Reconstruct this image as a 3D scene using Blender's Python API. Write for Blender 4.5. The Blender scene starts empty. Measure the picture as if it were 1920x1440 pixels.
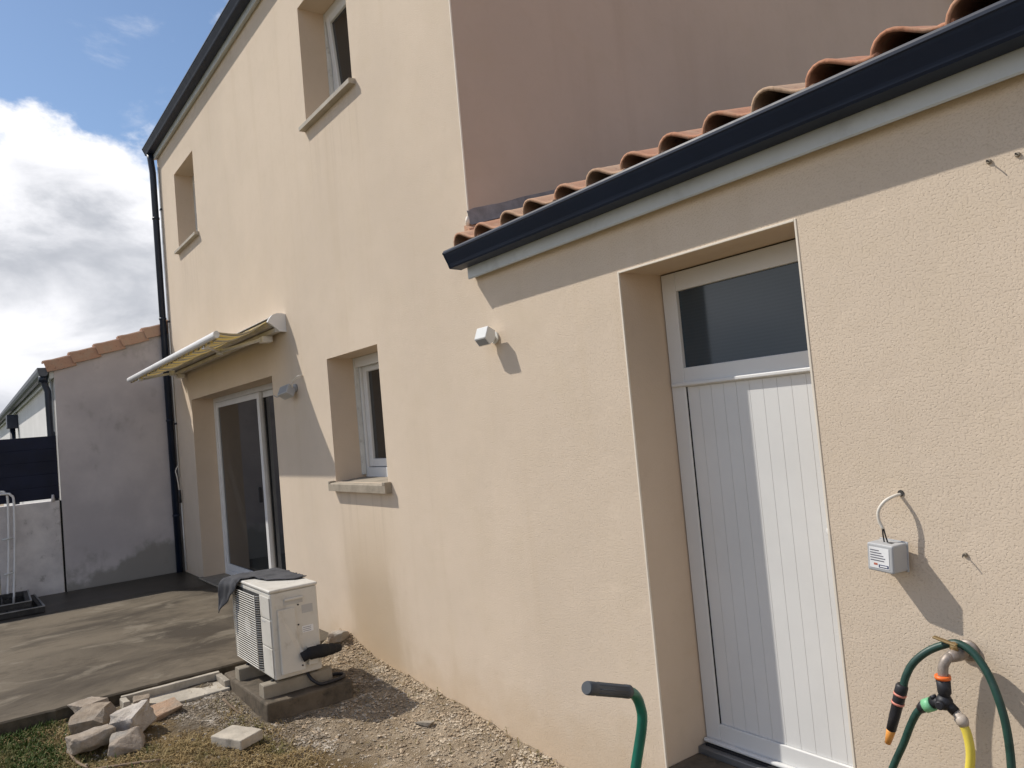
import bpy, bmesh, math, random
import numpy as np
from mathutils import Vector, Matrix, noise as mnoise

random.seed(7)
rng = np.random.default_rng(11)
sc = bpy.context.scene
col = sc.collection

# ------------------------------------------------------------------ camera
YAW, PITCH, ROLL = -0.93841, 0.048255, -0.090053
fwd = Vector((math.sin(YAW)*math.cos(PITCH), math.cos(YAW)*math.cos(PITCH), math.sin(PITCH)))
rgt = Vector((math.cos(YAW), -math.sin(YAW), 0))
upv = rgt.cross(fwd)
r2 = math.cos(ROLL)*rgt + math.sin(ROLL)*upv
u2 = -math.sin(ROLL)*rgt + math.cos(ROLL)*upv
cd = bpy.data.cameras.new('camera'); cam = bpy.data.objects.new('camera', cd); col.objects.link(cam)
cd.sensor_fit = 'HORIZONTAL'; cd.sensor_width = 36.0; cd.lens = 1441.5/1920*36
cd.clip_start = 0.05; cd.clip_end = 3000
m = Matrix.Identity(4)
for i in range(3):
    m[i][0] = r2[i]; m[i][1] = u2[i]; m[i][2] = -fwd[i]
m[0][3], m[1][3], m[2][3] = 0, -2.3, 1.6
cam.matrix_world = m
sc.camera = cam

# ------------------------------------------------------------------ light
SUN = Vector((1.48, 1.0, -1.98)).normalized()          # travel direction of sunlight
SUN_EL = math.asin(-SUN.z); SUN_ROT = math.atan2(-SUN.x, -SUN.y)
sd = bpy.data.lights.new('sun', 'SUN'); so = bpy.data.objects.new('sun', sd); col.objects.link(so)
sd.energy = 3.3; sd.angle = math.radians(0.6); sd.color = (1.0, 0.945, 0.86)
so.rotation_euler = SUN.to_track_quat('-Z', 'Y').to_euler(); so.location = (-6, -8, 12)

vs = sc.view_settings
vs.view_transform = 'Standard'; vs.look = 'None'; vs.exposure = 0.28; vs.gamma = 1.0; vs.use_curve_mapping = False


class NT:
    """small node-tree helper"""
    def __init__(s, tree): s.t = tree; s.n = tree.nodes; s.l = tree.links
    def add(s, typ, **kw):
        n = s.n.new(typ)
        for k, v in kw.items(): setattr(n, k, v)
        return n
    def link(s, a, b): s.l.new(a, b)
    def val(s, sock, v):
        if hasattr(v, 'is_output'): s.link(v, sock)
        else: sock.default_value = v
    def math(s, op, a, b=0.0, c=None, clamp=False):
        n = s.add('ShaderNodeMath', operation=op, use_clamp=clamp)
        s.val(n.inputs[0], a); s.val(n.inputs[1], b)
        if c is not None: s.val(n.inputs[2], c)
        return n.outputs[0]
    def mix(s, f, a, b, blend='MIX'):
        n = s.add('ShaderNodeMix', data_type='RGBA', blend_type=blend)
        s.val(n.inputs[0], f)
        for i, v in ((6, a), (7, b)):
            if isinstance(v, tuple) and len(v) == 3: v = (*v, 1)
            s.val(n.inputs[i], v)
        return n.outputs[2]
    def noise(s, vec, scale, detail=4, rough=0.55, dist=0.0):
        n = s.add('ShaderNodeTexNoise'); s.link(vec, n.inputs['Vector'])
        n.inputs['Scale'].default_value = scale; n.inputs['Detail'].default_value = detail
        n.inputs['Roughness'].default_value = rough; n.inputs['Distortion'].default_value = dist
        return n.outputs['Fac']
    def voronoi(s, vec, scale, feature='F1'):
        n = s.add('ShaderNodeTexVoronoi', feature=feature); s.link(vec, n.inputs['Vector'])
        n.inputs['Scale'].default_value = scale
        return n.outputs['Distance']
    def ramp(s, fac, a, b, smooth=True):
        n = s.add('ShaderNodeMapRange', interpolation_type='SMOOTHSTEP' if smooth else 'LINEAR')
        s.val(n.inputs[0], fac); n.inputs[1].default_value = a; n.inputs[2].default_value = b
        return n.outputs[0]
    def scalevec(s, vec, v, loc=(0, 0, 0)):
        n = s.add('ShaderNodeMapping'); s.link(vec, n.inputs[0])
        n.inputs['Scale'].default_value = v; n.inputs['Location'].default_value = loc
        return n.outputs[0]


# ---- world: Nishita sky with a bank of cumulus, the same all the way round
w = bpy.data.worlds.new('World'); sc.world = w; w.use_nodes = True
t = NT(w.node_tree); t.n.clear()
out = t.add('ShaderNodeOutputWorld'); bg = t.add('ShaderNodeBackground'); t.link(bg.outputs[0], out.inputs[0])
bg.inputs[1].default_value = 0.10
sky = t.add('ShaderNodeTexSky', sky_type='NISHITA', sun_disc=False)
sky.sun_elevation = SUN_EL; sky.sun_rotation = SUN_ROT; sky.air_density = 1.0; sky.dust_density = .30; sky.ozone_density = 2.2
tc = t.add('ShaderNodeTexCoord'); D = tc.outputs['Generated']
sx = t.add('ShaderNodeSeparateXYZ'); t.link(D, sx.inputs[0]); dz = sx.outputs[2]
dv = t.scalevec(D, (1, 1, 1.7), (0.35, 0.10, 0.0))
n1 = t.noise(dv, 3.4, 10, 0.60, 0.3)
n2 = t.noise(t.scalevec(D, (1, 1, 2.6), (3.1, 1.7, 0.4)), 2.7, 7, 0.55, 0.4)
n3 = t.noise(t.scalevec(D, (1, 1, 2.0), (1.2, 4.7, 2.2)), 5.5, 8, 0.6, 0.6)
lift = t.math('MULTIPLY', t.math('SUBTRACT', 0.365, dz), 1.5)
lift = t.math('MAXIMUM', lift, -0.12)
dens = t.math('ADD', n1, lift)
mask = t.ramp(dens, 0.485, 0.585)
wisp = t.math('MULTIPLY', t.ramp(n3, 0.58, 0.80), 0.42)
mask = t.math('MAXIMUM', mask, wisp)
thick = t.ramp(dens, 0.56, 0.80)
shade = t.math('MULTIPLY', thick, t.ramp(n2, 0.36, 0.60))
ccol = t.mix(shade, (8.9, 8.9, 9.2), (4.3, 4.5, 4.95))
low = t.ramp(dz, 0.16, 0.0)
ccol = t.mix(t.math('MULTIPLY', low, 0.5), ccol, (5.0, 5.25, 5.8))
t.link(t.mix(mask, sky.outputs[0], ccol), bg.inputs[0])

# ------------------------------------------------------------------ materials
def mat(name, base=(.5, .5, .5), rough=.7, spec=.5, metal=0.0):
    mt = bpy.data.materials.new(name); mt.use_nodes = True
    t = NT(mt.node_tree); b = t.n['Principled BSDF']
    b.inputs['Base Color'].default_value = (*base, 1); b.inputs['Roughness'].default_value = rough
    b.inputs['Specular IOR Level'].default_value = spec; b.inputs['Metallic'].default_value = metal
    return mt, t, b

def obj_coord(t): return t.add('ShaderNodeTexCoord').outputs['Object']
def pos(t): return t.add('ShaderNodeNewGeometry').outputs['Position']
def bump(t, b, h, strength=.5, dist=.01, prev=None):
    n = t.add('ShaderNodeBump'); n.inputs['Strength'].default_value = strength; n.inputs['Distance'].default_value = dist
    t.link(h, n.inputs['Height'])
    if prev is not None: t.link(prev, n.inputs['Normal'])
    t.link(n.outputs[0], b.inputs['Normal']); return n.outputs[0]

M = {}
def simple(key, base, rough=.6, spec=.5, metal=0, var=.12, scale=6, bumpd=0.0, bscale=60, dirt=None):
    mt, t, b = mat(key, base, rough, spec, metal)
    P = pos(t)
    n = t.noise(P, scale, 6, .6)
    lo = tuple(c*(1-var) for c in base); hi = tuple(min(1, c*(1+var)) for c in base)
    c = t.mix(t.ramp(n, .3, .7), lo, hi)
    if dirt:
        c = t.mix(t.math('MULTIPLY', t.ramp(t.noise(P, scale*2.3, 8, .65), .52, .72), dirt[1]), c, dirt[0])
    t.link(c, b.inputs['Base Color'])
    rr = t.math('ADD', rough-.08, t.math('MULTIPLY', t.noise(P, scale*4, 3), .16)); t.link(rr, b.inputs['Roughness'])
    if bumpd: bump(t, b, t.noise(P, bscale, 4, .6), .5, bumpd)
    M[key] = mt; return mt

# scraped render of the house
def render_mat(key, base, rough_bump=True, stains=True):
    mt, t, b = mat(key, base, .92, .2)
    P = pos(t); s = t.add('ShaderNodeSeparateXYZ'); t.link(P, s.inputs[0]); X, Y, Z = s.outputs
    big = t.noise(P, .55, 5, .6); mid = t.noise(P, 3.5, 4, .62)
    c = t.mix(t.ramp(big, .35, .65), tuple(v*.95 for v in base), tuple(min(1, v*1.04) for v in base))
    c = t.mix(t.math('MULTIPLY', t.ramp(mid, .45, .75), .20), c, (base[0]*.90, base[1]*.89, base[2]*.80))
    if stains:
        wob = t.math('MULTIPLY', t.math('SUBTRACT', t.noise(t.scalevec(P, (1, 1, .35)), 2.2, 5, .6), .5), .9)
        xx = t.math('ADD', X, wob)
        # rain streak running down below the ground floor window sill
        band = t.math('MULTIPLY', t.ramp(xx, -5.50, -5.15), t.math('SUBTRACT', 1.0, t.ramp(xx, -4.75, -4.35)))
        hgt = t.math('SUBTRACT', 1.0, t.ramp(Z, .55, 1.25))
        st = t.math('MULTIPLY', t.math('MULTIPLY', band, hgt), .55)
        c = t.mix(st, c, (base[0]*.69, base[1]*.645, base[2]*.54))
        # dirt splashed up from the soil
        sp = t.math('ADD', Z, t.math('MULTIPLY', t.math('SUBTRACT', t.noise(P, 5, 4, .65), .5), .5))
        spm = t.math('MULTIPLY', t.math('SUBTRACT', 1.0, t.ramp(sp, -.05, .34)), .55)
        c = t.mix(spm, c, (base[0]*.80, base[1]*.73, base[2]*.62))
        # faint vertical water marks
        vm = t.noise(t.scalevec(P, (2.2, 2.2, .12)), 2.0, 5, .6)
        c = t.mix(t.math('MULTIPLY', t.ramp(vm, .54, .72), .22), c, (base[0]*.84, base[1]*.80, base[2]*.70))
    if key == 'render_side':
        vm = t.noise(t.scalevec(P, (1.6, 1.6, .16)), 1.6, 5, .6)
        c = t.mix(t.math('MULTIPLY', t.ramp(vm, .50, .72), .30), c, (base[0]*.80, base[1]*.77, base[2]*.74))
    if stains:
        wd = t.ramp(t.noise(t.scalevec(P, (9, 9, .25)), 2.0, 4, .6), .48, .68)
        for dx0, dx1, dz1 in ((-5.50, -4.55, 1.20), (-5.54, -4.60, 3.95), (-9.67, -8.70, 3.95)):
            inx = t.math('MULTIPLY', t.ramp(X, dx0-.05, dx0+.05), t.math('SUBTRACT', 1.0, t.ramp(X, dx1-.05, dx1+.05)))
            inz = t.math('MULTIPLY', t.math('SUBTRACT', 1.0, t.ramp(Z, dz1-.01, dz1+.01)), t.ramp(Z, dz1-.85, dz1))
            c = t.mix(t.math('MULTIPLY', t.math('MULTIPLY', t.math('MULTIPLY', inx, inz), wd), .24), c, (base[0]*.66, base[1]*.62, base[2]*.55))
    mot = t.noise(P, 13, 4, .7)
    c = t.mix(t.math('MULTIPLY', t.ramp(mot, .50, .74), .13), c, (base[0]*.80, base[1]*.76, base[2]*.68))
    if rough_bump:
        g = t.noise(t.scalevec(P, (.85, 1, 1.0)), 165, 4, .62, .12)
        patch = t.ramp(t.noise(P, 9, 4, .6), .22, .52)
        pits = t.math('MULTIPLY', t.ramp(g, .30, .50), t.math('ADD', .35, t.math('MULTIPLY', patch, .65)))
        c = t.mix(t.math('MULTIPLY', t.math('SUBTRACT', 1.0, t.ramp(g, .26, .42)), .20), c, (base[0]*.70, base[1]*.63, base[2]*.52))
        nb = bump(t, b, t.noise(P, 2.2, 3, .5), .25, .012)
        bump(t, b, pits, .52, .0028, nb)
    else:
        nb = bump(t, b, t.noise(t.scalevec(P, (1, 1, 1.6)), 6, 4, .6), .30, .010)
        bump(t, b, t.noise(P, 170, 3, .55), .45, .0022, nb)
    t.link(c, b.inputs['Base Color'])
    M[key] = mt
WALL = (.715, .592, .460)
render_mat('render', WALL)
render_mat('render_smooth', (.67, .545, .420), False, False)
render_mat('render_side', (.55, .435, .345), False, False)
simple('bead', (.80, .72, .60), .6, var=.05)
simple('pvc', (.72, .72, .705), .35, var=.03, scale=3)
simple('pvc_dirty', (.66, .66, .63), .5, var=.08, dirt=((.30, .28, .24), .5))
simple('white_paint', (.78, .77, .75), .45, var=.04)
simple('fascia', (.55, .58, .58), .45, var=.07, scale=3, dirt=((.34, .35, .34), .4))
simple('gutter', (.0075, .0155, .037), .50, .35, var=.12, scale=3)
simple('pipe', (.010, .018, .038), .4, .5, var=.2)
simple('rubber', (.018, .018, .02), .75, .3, bumpd=.002, bscale=80)
simple('black_plastic', (.022, .022, .026), .5, .4, scale=25, dirt=((.07, .065, .06), .5))
simple('sill', (.34, .29, .225), .85, .2, var=.15, scale=9, bumpd=.003, bscale=90, dirt=((.18, .16, .13), .5))
simple('flashing', (.27, .24, .225), .75, .25, metal=0, var=.25, scale=10, bumpd=.006, bscale=14)
simple('concrete', (.33, .29, .235), .9, .2, var=.22, scale=7, bumpd=.006, bscale=45, dirt=((.16, .145, .12), .6))
simple('concrete_pale', (.46, .41, .335), .9, .2, var=.18, scale=8, bumpd=.005, bscale=50, dirt=((.25, .22, .17), .5))
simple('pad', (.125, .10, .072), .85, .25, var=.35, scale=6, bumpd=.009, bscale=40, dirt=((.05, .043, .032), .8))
simple('slab_side_shade', (.085, .07, .05), .95, .15, var=.4, scale=9, bumpd=.01, bscale=40)
simple('block', (.30, .26, .20), .8, .3, var=.12, scale=10, dirt=((.26, .22, .17), .6))
simple('sill_pale', (.47, .425, .355), .85, .2, var=.1, scale=9, dirt=((.30, .27, .22), .4))
simple('threshold', (.20, .20, .20), .45, .5, metal=.5)
simple('ac_white', (.66, .63, .565), .45, var=.05, scale=5, dirt=((.40, .35, .27), .45))
simple('ac_grey', (.55, .54, .52), .5)
simple('ac_dark', (.03, .03, .03), .8)
simple('cloth', (.085, .085, .09), .95, .1, var=.2, scale=12, bumpd=.002, bscale=260)
simple('sticker', (.86, .86, .86), .4)
simple('ink', (.16, .16, .19), .5)
simple('ink_blue', (.02, .035, .12), .4)
simple('ink_red', (.55, .16, .10), .4)
simple('box_grey', (.44, .445, .45), .55, .4, var=.06, dirt=((.62, .60, .55), .35))
simple('cable_white', (.76, .71, .62), .5)
simple('lamp_white', (.74, .74, .71), .35, var=.03)
simple('lamp_grey', (.30, .305, .31), .4, var=.05)
simple('chrome', (.34, .29, .25), .55, .5, metal=.45, var=.2, scale=40, dirt=((.28, .22, .17), .6))
simple('brass', (.50, .36, .18), .35, .5, metal=.8)
simple('hose_green', (.014, .055, .042), .46, .5, var=.25, scale=25, dirt=((.06, .085, .07), .55))
simple('hose_yellow', (.80, .64, .09), .4, .5, var=.06)
simple('orange', (.85, .17, .03), .4)
simple('orange_tip', (.85, .36, .08), .45)
simple('pink_ring', (.75, .27, .20), .45)
simple('mint', (.22, .56, .30), .45)
simple('beige_plastic', (.52, .44, .36), .5)
simple('tube_green', (.006, .13, .085), .35, .5, var=.2, scale=12, dirt=((.03, .10, .08), .5))
simple('grip', (.075, .085, .10), .6, .4, var=.2, bumpd=.001, bscale=200)
simple('grip_end', (.085, .095, .105), .6)
simple('steel', (.35, .35, .35), .4, metal=.7)
simple('fence', (.010, .014, .034), .65, .3, var=.25, scale=4)
simple('dark_metal', (.030, .029, .028), .6, .4, var=.3, dirt=((.09, .085, .08), .5))
simple('metal_edge', (.30, .29, .27), .5, .5, var=.2)
simple('neighbour_gutter', (.085, .095, .115), .45, .5, var=.2)
simple('hole', (.05, .045, .04), .9)
simple('wood_stick', (.24, .17, .11), .9)
simple('torsion', (.50, .47, .42), .5)

# neighbour's rendered wall, grey-white with mould along its foot
mt, t, b = mat('neighbour_wall', (.5, .48, .47), .9, .2); P = pos(t)
s = t.add('ShaderNodeSeparateXYZ'); t.link(P, s.inputs[0]); X, Y, Z = s.outputs
c = t.mix(t.ramp(t.noise(P, 1.1, 5, .6), .35, .68), (.63, .585, .575), (.50, .465, .465))
wob = t.math('MULTIPLY', t.math('SUBTRACT', t.noise(P, 2.2, 6, .62), .5), .9)
edge = t.math('ADD', t.math('ADD', .30, t.math('MULTIPLY', t.math('ADD', Y, 1.3), .22)), wob)
foot = t.math('SUBTRACT', 1.0, t.ramp(t.math('SUBTRACT', Z, edge), -.10, .06))
c = t.mix(t.math('MULTIPLY', foot, .62), c, (.19, .185, .145))
blot = t.math('MULTIPLY', t.ramp(t.noise(t.scalevec(P, (1, 1.4, 1), (5, 3, 1)), 2.1, 4, .6), .58, .74), .42)
c = t.mix(blot, c, (.24, .225, .20))
t.link(c, b.inputs['Base Color']); bump(t, b, t.noise(P, 60, 3), .3, .003); M['neighbour_wall'] = mt
simple('neighbour_white', (.78, .76, .73), .85, .2, var=.05, scale=2)
# rough whitewashed yard wall
mt, t, b = mat('yard_wall', (.5, .5, .5), .95, .15); P = pos(t)
c = t.mix(t.ramp(t.noise(P, 2.4, 7, .65), .35, .66), (.60, .565, .55), (.78, .74, .71))
c = t.mix(t.math('MULTIPLY', t.ramp(t.noise(P, 7, 6, .7), .57, .70), .6), c, (.27, .25, .22))
t.link(c, b.inputs['Base Color']); bump(t, b, t.noise(t.scalevec(P, (1, .4, 1)), 30, 5, .6), .6, .008); M['yard_wall'] = mt

# terracotta, a tone of its own for each tile
def tile_mat(key, a, bcol, pale):
    mt, t, b = mat(key, a, .85, .25); P = pos(t)
    oi = t.add('ShaderNodeObjectInfo')
    c = t.mix(oi.outputs['Random'], a, bcol)
    c = t.mix(t.math('MULTIPLY', t.ramp(t.noise(P, 9, 6, .65), .45, .68), .6), c, pale)
    c = t.mix(t.math('MULTIPLY', t.ramp(t.noise(P, 38, 5, .65), .56, .72), .45), c, (.16, .085, .06))
    t.link(c, b.inputs['Base Color']); bump(t, b, t.noise(P, 120, 4), .35, .003); M[key] = mt
tile_mat('tile', (.56, .255, .15), (.56, .38, .25), (.58, .42, .29))
tile_mat('verge', (.48, .285, .195), (.52, .34, .245), (.48, .36, .265))

# glass: dark room painted as near-black into an opaque reflecting pane
mt, t, b = mat('glass', (.012, .014, .016), .03, .5); b.inputs['IOR'].default_value = 1.6
P = pos(t); bump(t, b, t.noise(P, 1.6, 2), .05, .01); M['glass'] = mt
mt, t, b = mat('glass_blind', (.045, .055, .062), .10, .5); b.inputs['IOR'].default_value = 1.6
P = pos(t); wv = t.add('ShaderNodeTexWave', wave_type='BANDS', bands_direction='Z'); t.link(P, wv.inputs[0]); wv.inputs['Scale'].default_value = 22
t.link(t.mix(t.ramp(wv.outputs['Fac'], .2, .8), (.026, .044, .060), (.029, .048, .065)), b.inputs['Base Color']); M['glass_blind'] = mt

# awning fabric: stripes running out from the wall, a little light passes through
mt, t, b = mat('fabric', (.6, .5, .3), .9, .1); P = pos(t)
s = t.add('ShaderNodeSeparateXYZ'); t.link(P, s.inputs[0])
fr = t.math('FRACT', t.math('MULTIPLY', s.outputs[0], 1/.17))
c = t.mix(t.math('GREATER_THAN', fr, .34), (.58, .42, .11), (.52, .42, .24))
c = t.mix(t.math('MULTIPLY', t.math('GREATER_THAN', fr, .55), t.math('LESS_THAN', fr, .72)), c, (.13, .115, .095))
c = t.mix(t.math('MULTIPLY', t.math('GREATER_THAN', fr, .80), t.math('LESS_THAN', fr, .90)), c, (.17, .155, .13))
t.link(c, b.inputs['Base Color'])
tr = t.add('ShaderNodeBsdfTranslucent'); t.link(c, tr.inputs[0]); ms = t.add('ShaderNodeMixShader'); ms.inputs[0].default_value = .30
t.link(b.outputs[0], ms.inputs[1]); t.link(tr.outputs[0], ms.inputs[2]); t.link(ms.outputs[0], t.n['Material Output'].inputs[0])
M['fabric'] = mt

# patio slab: damp concrete, pale dried patches, damp margins, fence shadow painted in at the far end
mt, t, b = mat('patio', (.3, .27, .2), .7, .22); P = pos(t)
s = t.add('ShaderNodeSeparateXYZ'); t.link(P, s.inputs[0]); X, Y, Z = s.outputs
st = t.scalevec(P, (1.25, .75, 1))
a = t.noise(st, .95, 7, .62, .5); a2 = t.noise(t.scalevec(P, (1.35, .8, 1), (4, 2, 0)), 2.2, 7, .66, .6)
c = t.mix(t.ramp(a, .36, .62), (.060, .047, .033), (.155, .126, .090))
c = t.mix(t.math('MULTIPLY', t.ramp(a2, .53, .66), .60), c, (.235, .200, .150))
c = t.mix(t.math('MULTIPLY', t.ramp(t.noise(st, 5, 8, .7), .50, .68), .45), c, (.050, .037, .023))
wet_shade = t.ramp(t.math('ADD', X, t.math('MULTIPLY', t.math('SUBTRACT', t.noise(P, 1.7, 5, .6), .5), 1.4)), -9.0, -9.5)  # damp far end, with the fence's cast shadow painted in as darkening
wet2 = t.ramp(t.math('ADD', Y, t.math('MULTIPLY', t.math('SUBTRACT', t.noise(P, 1.3, 5, .6), .5), 1.0)), -.45, -.05)
wm = t.math('MAXIMUM', wet_shade, t.math('MULTIPLY', wet2, .75))
c = t.mix(t.math('MULTIPLY', wm, .72), c, (.042, .035, .026))
t.link(c, b.inputs['Base Color'])
t.link(t.math('SUBTRACT', .82, t.math('MULTIPLY', wm, .42)), b.inputs['Roughness'])
bump(t, b, t.noise(P, 24, 6, .65), .35, .008); M['patio'] = mt

# soil, gravel and worn lawn
mt, t, b = mat('soil', (.4, .3, .2), .95, .15); P = pos(t)
s = t.add('ShaderNodeSeparateXYZ'); t.link(P, s.inputs[0]); X, Y, Z = s.outputs
wob = t.math('MULTIPLY', t.math('SUBTRACT', t.noise(P, 2.3, 6, .62), .5), 1.0)
c = t.mix(t.ramp(t.noise(P, 6, 7, .66), .36, .64), (.33, .255, .17), (.53, .43, .31))
grav = t.mix(t.ramp(t.noise(P, 22, 6, .65), .35, .65), (.15, .115, .078), (.29, .245, .185))
c = t.mix(t.math('SUBTRACT', 1.0, t.ramp(t.math('ADD', Y, wob), -.95, -.45)), c, grav)
dry = t.mix(t.ramp(t.noise(P, 9, 5, .6), .35, .65), (.17, .115, .05), (.28, .20, .10))
c = t.mix(t.math('SUBTRACT', 1.0, t.ramp(t.math('ADD', t.math('ADD', Y, t.math('MULTIPLY', X, -.50)), wob), 1.05, 1.45)), c, dry)
lawn = t.mix(t.ramp(t.noise(P, 5, 5, .6), .35, .65), (.045, .06, .018), (.09, .10, .035))
lm_ = t.math('MULTIPLY', t.math('SUBTRACT', 1.0, t.ramp(t.math('ADD', Y, wob), -2.05, -1.65)), t.math('SUBTRACT', 1.0, t.ramp(t.math('ADD', X, wob), -4.9, -4.2)))
yard = t.mix(t.ramp(t.noise(P, 1.3, 6, .65), .35, .65), (.25, .195, .115), (.36, .30, .20))
c = t.mix(t.math('SUBTRACT', 1.0, t.ramp(t.math('ADD', Y, wob), -2.6, -1.9)), c, yard)
c = t.mix(lm_, c, lawn)
t.link(c, b.inputs['Base Color']); bump(t, b, t.noise(P, 48, 7, .72), 1.0, .035); M['soil'] = mt

def var_mat(key, cols, rough=.9, scale=40, bd=.004, bs=70):
    mt, t, b = mat(key, cols[0], rough, .2); P = pos(t)
    c = t.mix(t.ramp(t.noise(P, scale, 3, .5), .3, .7), cols[0], cols[1])
    if len(cols) > 2: c = t.mix(t.ramp(t.noise(P, scale*.37, 3, .5), .48, .66), c, cols[2])
    t.link(c, b.inputs['Base Color'])
    if bd: bump(t, b, t.noise(P, bs, 5, .65), .6, bd)
    M[key] = mt
var_mat('pebbles', ((.19, .15, .105), (.33, .27, .20), (.50, .44, .36)), scale=30, bd=0)
var_mat('clods', ((.38, .29, .195), (.52, .42, .30), (.58, .49, .37)), scale=25, bd=.003)
var_mat('grass', ((.045, .085, .014), (.09, .125, .028), (.17, .15, .05)), .7, 9, 0)
var_mat('dry_grass', ((.29, .20, .085), (.38, .285, .14), (.17, .15, .055)), .8, 12, 0)
var_mat('stone_warm', ((.30, .245, .19), (.41, .34, .27), (.37, .335, .29)), scale=16, bd=.022, bs=46)
var_mat('stone_pale', ((.46, .40, .34), (.57, .515, .455), (.38, .335, .28)), scale=16, bd=.028, bs=42)
var_mat('stone_brown', ((.25, .20, .15), (.36, .29, .22), (.31, .265, .215)), scale=16, bd=.022, bs=46)
var_mat('stone_orange', ((.42, .275, .18), (.47, .33, .23), (.36, .29, .22)), scale=16, bd=.020, bs=46)

# ------------------------------------------------------------------ mesh helpers
def link_mesh(name, verts, faces, material, parent=None, smooth=False, loc=None):
    me = bpy.data.meshes.new(name); me.from_pydata([tuple(v) for v in verts], [], faces); me.update()
    return link_me(name, me, material, parent, smooth, loc)
def link_me(name, me, material, parent=None, smooth=False, loc=None):
    if material is not None and not me.materials:
        me.materials.append(M[material] if isinstance(material, str) else material)
    o = bpy.data.objects.new(name, me); col.objects.link(o)
    if parent is not None: o.parent = parent
    if loc is not None: o.location = loc
    if smooth:
        for p in me.polygons: p.use_smooth = True
    return o
def link_bm(name, bm, material, parent=None, smooth=False, loc=None, fixn=True):
    if fixn: bmesh.ops.recalc_face_normals(bm, faces=bm.faces)
    me = bpy.data.meshes.new(name); bm.to_mesh(me); bm.free()
    return link_me(name, me, material, parent, smooth, loc)
def bbox(bm, x0, x1, y0, y1, z0, z1, bev=0.0, seg=2, mtx=None):
    r = bmesh.ops.create_cube(bm, size=1.0); vs_ = r['verts']
    for v in vs_:
        v.co = Vector(((x0+x1)/2 + v.co.x*(x1-x0), (y0+y1)/2 + v.co.y*(y1-y0), (z0+z1)/2 + v.co.z*(z1-z0)))
        if mtx is not None: v.co = mtx @ v.co
    if bev:
        ed = list({e for v in vs_ for e in v.link_edges})
        bmesh.ops.bevel(bm, geom=ed, offset=bev, segments=seg, profile=.5, affect='EDGES')
def box(name, x0, x1, y0, y1, z0, z1, material, parent=None, bev=.003, mtx=None, seg=2):
    bm = bmesh.new(); bbox(bm, x0, x1, y0, y1, z0, z1, bev, seg, mtx)
    return link_bm(name, bm, material, parent)
def tube_geo(pts, rad, seg=10, cap=True):
    """sweep a circle along pts; rad a number or list"""
    pts = [Vector(p) for p in pts]; n = len(pts)
    rads = rad if isinstance(rad, (list, tuple)) else [rad]*n
    verts, faces = [], []
    prev = None
    for i, p in enumerate(pts):
        d = (pts[min(i+1, n-1)] - pts[max(i-1, 0)]).normalized()
        if prev is None:
            a = Vector((0, 0, 1)) if abs(d.z) < .9 else Vector((1, 0, 0)); nx = d.cross(a).normalized()
        else: nx = (prev - d*prev.dot(d)).normalized()
        prev = nx; ny = d.cross(nx)
        for k in range(seg):
            an = 2*math.pi*k/seg; verts.append(p + (nx*math.cos(an) + ny*math.sin(an))*rads[i])
    for i in range(n-1):
        for k in range(seg):
            k2 = (k+1) % seg; faces.append((i*seg+k, i*seg+k2, (i+1)*seg+k2, (i+1)*seg+k))
    if cap: faces.append(tuple(range(seg-1, -1, -1))); faces.append(tuple((n-1)*seg+k for k in range(seg)))
    return verts, faces
def spline(pts, sub=8):
    P = [Vector(p) for p in pts]; P = [2*P[0]-P[1]] + P + [2*P[-1]-P[-2]]; out_ = []
    for i in range(1, len(P)-2):
        for k in range(sub):
            u = k/sub; a, b_, c_, d = P[i-1], P[i], P[i+1], P[i+2]
            out_.append(.5*((2*b_) + (c_-a)*u + (2*a-5*b_+4*c_-d)*u*u + (3*b_-a-3*c_+d)*u**3))
    out_.append(P[-2]); return out_
def tube(name, pts, rad, material, parent=None, seg=10, smooth=True):
    v, f = tube_geo(pts, rad, seg); o = link_mesh(name, v, f, material, parent)
    if smooth:
        for p in o.data.polygons: p.use_smooth = len(p.vertices) == 4
    return o
def prism_x(name, prof, x0, x1, material, parent=None, smooth=False):
    """closed (y,z) outline extruded along x"""
    n = len(prof); v = [(x0, y, z) for y, z in prof] + [(x1, y, z) for y, z in prof]
    f = [(i, (i+1) % n, n+(i+1) % n, n+i) for i in range(n)] + [tuple(range(n-1, -1, -1)), tuple(range(n, 2*n))]
    bm = bmesh.new(); bv = [bm.verts.new(p) for p in v]
    for q in f: bm.faces.new([bv[i] for i in q])
    return link_bm(name, bm, material, parent, smooth)
def empty(name, loc=(0, 0, 0)):
    o = bpy.data.objects.new(name, None); col.objects.link(o); o.empty_display_size = .1; return o
def tag(o, label=None, cat=None, group=None, kind=None):
    if label: o['label'] = label
    if cat: o['category'] = cat
    if group: o['group'] = group
    if kind: o['kind'] = kind
    return o

# ------------------------------------------------------------------ ground
def fbm(x, y, s, o=4):
    v, a = 0.0, 1.0
    for k in range(o):
        v += a*mnoise.noise(Vector((x*s, y*s, k*7.3))); s *= 2.1; a *= .5
    return v
def gh(x, y):
    base = float(np.interp(x, [-6.5, -5.6, -4.7, -4.0, -3.0, -1.0], [.03, .03, -.02, -.06, -.135, -.16]))
    if y < -1.2: base += (-.05 - base)*min(1, (-1.2-y)/1.2)*.5
    moundw = max(0., min(1., (x+6.0)/.4))*.062*math.exp(min(0, y+.02)/.20)
    moundw += .075*math.exp(-((x+5.50)/.26)**2)*math.exp(min(0, y+.05)/.16)
    rough = .8 if y > -1.0 else .4
    fade = max(0, 1-max(0, abs(x+3.5)-4)/4)*max(0, 1-max(0, abs(y+1.2)-2)/2)
    return base + moundw + fade*(.020*fbm(x, y, 2.2, 3)*rough + .013*fbm(x, y, 9, 3)*rough)
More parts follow.
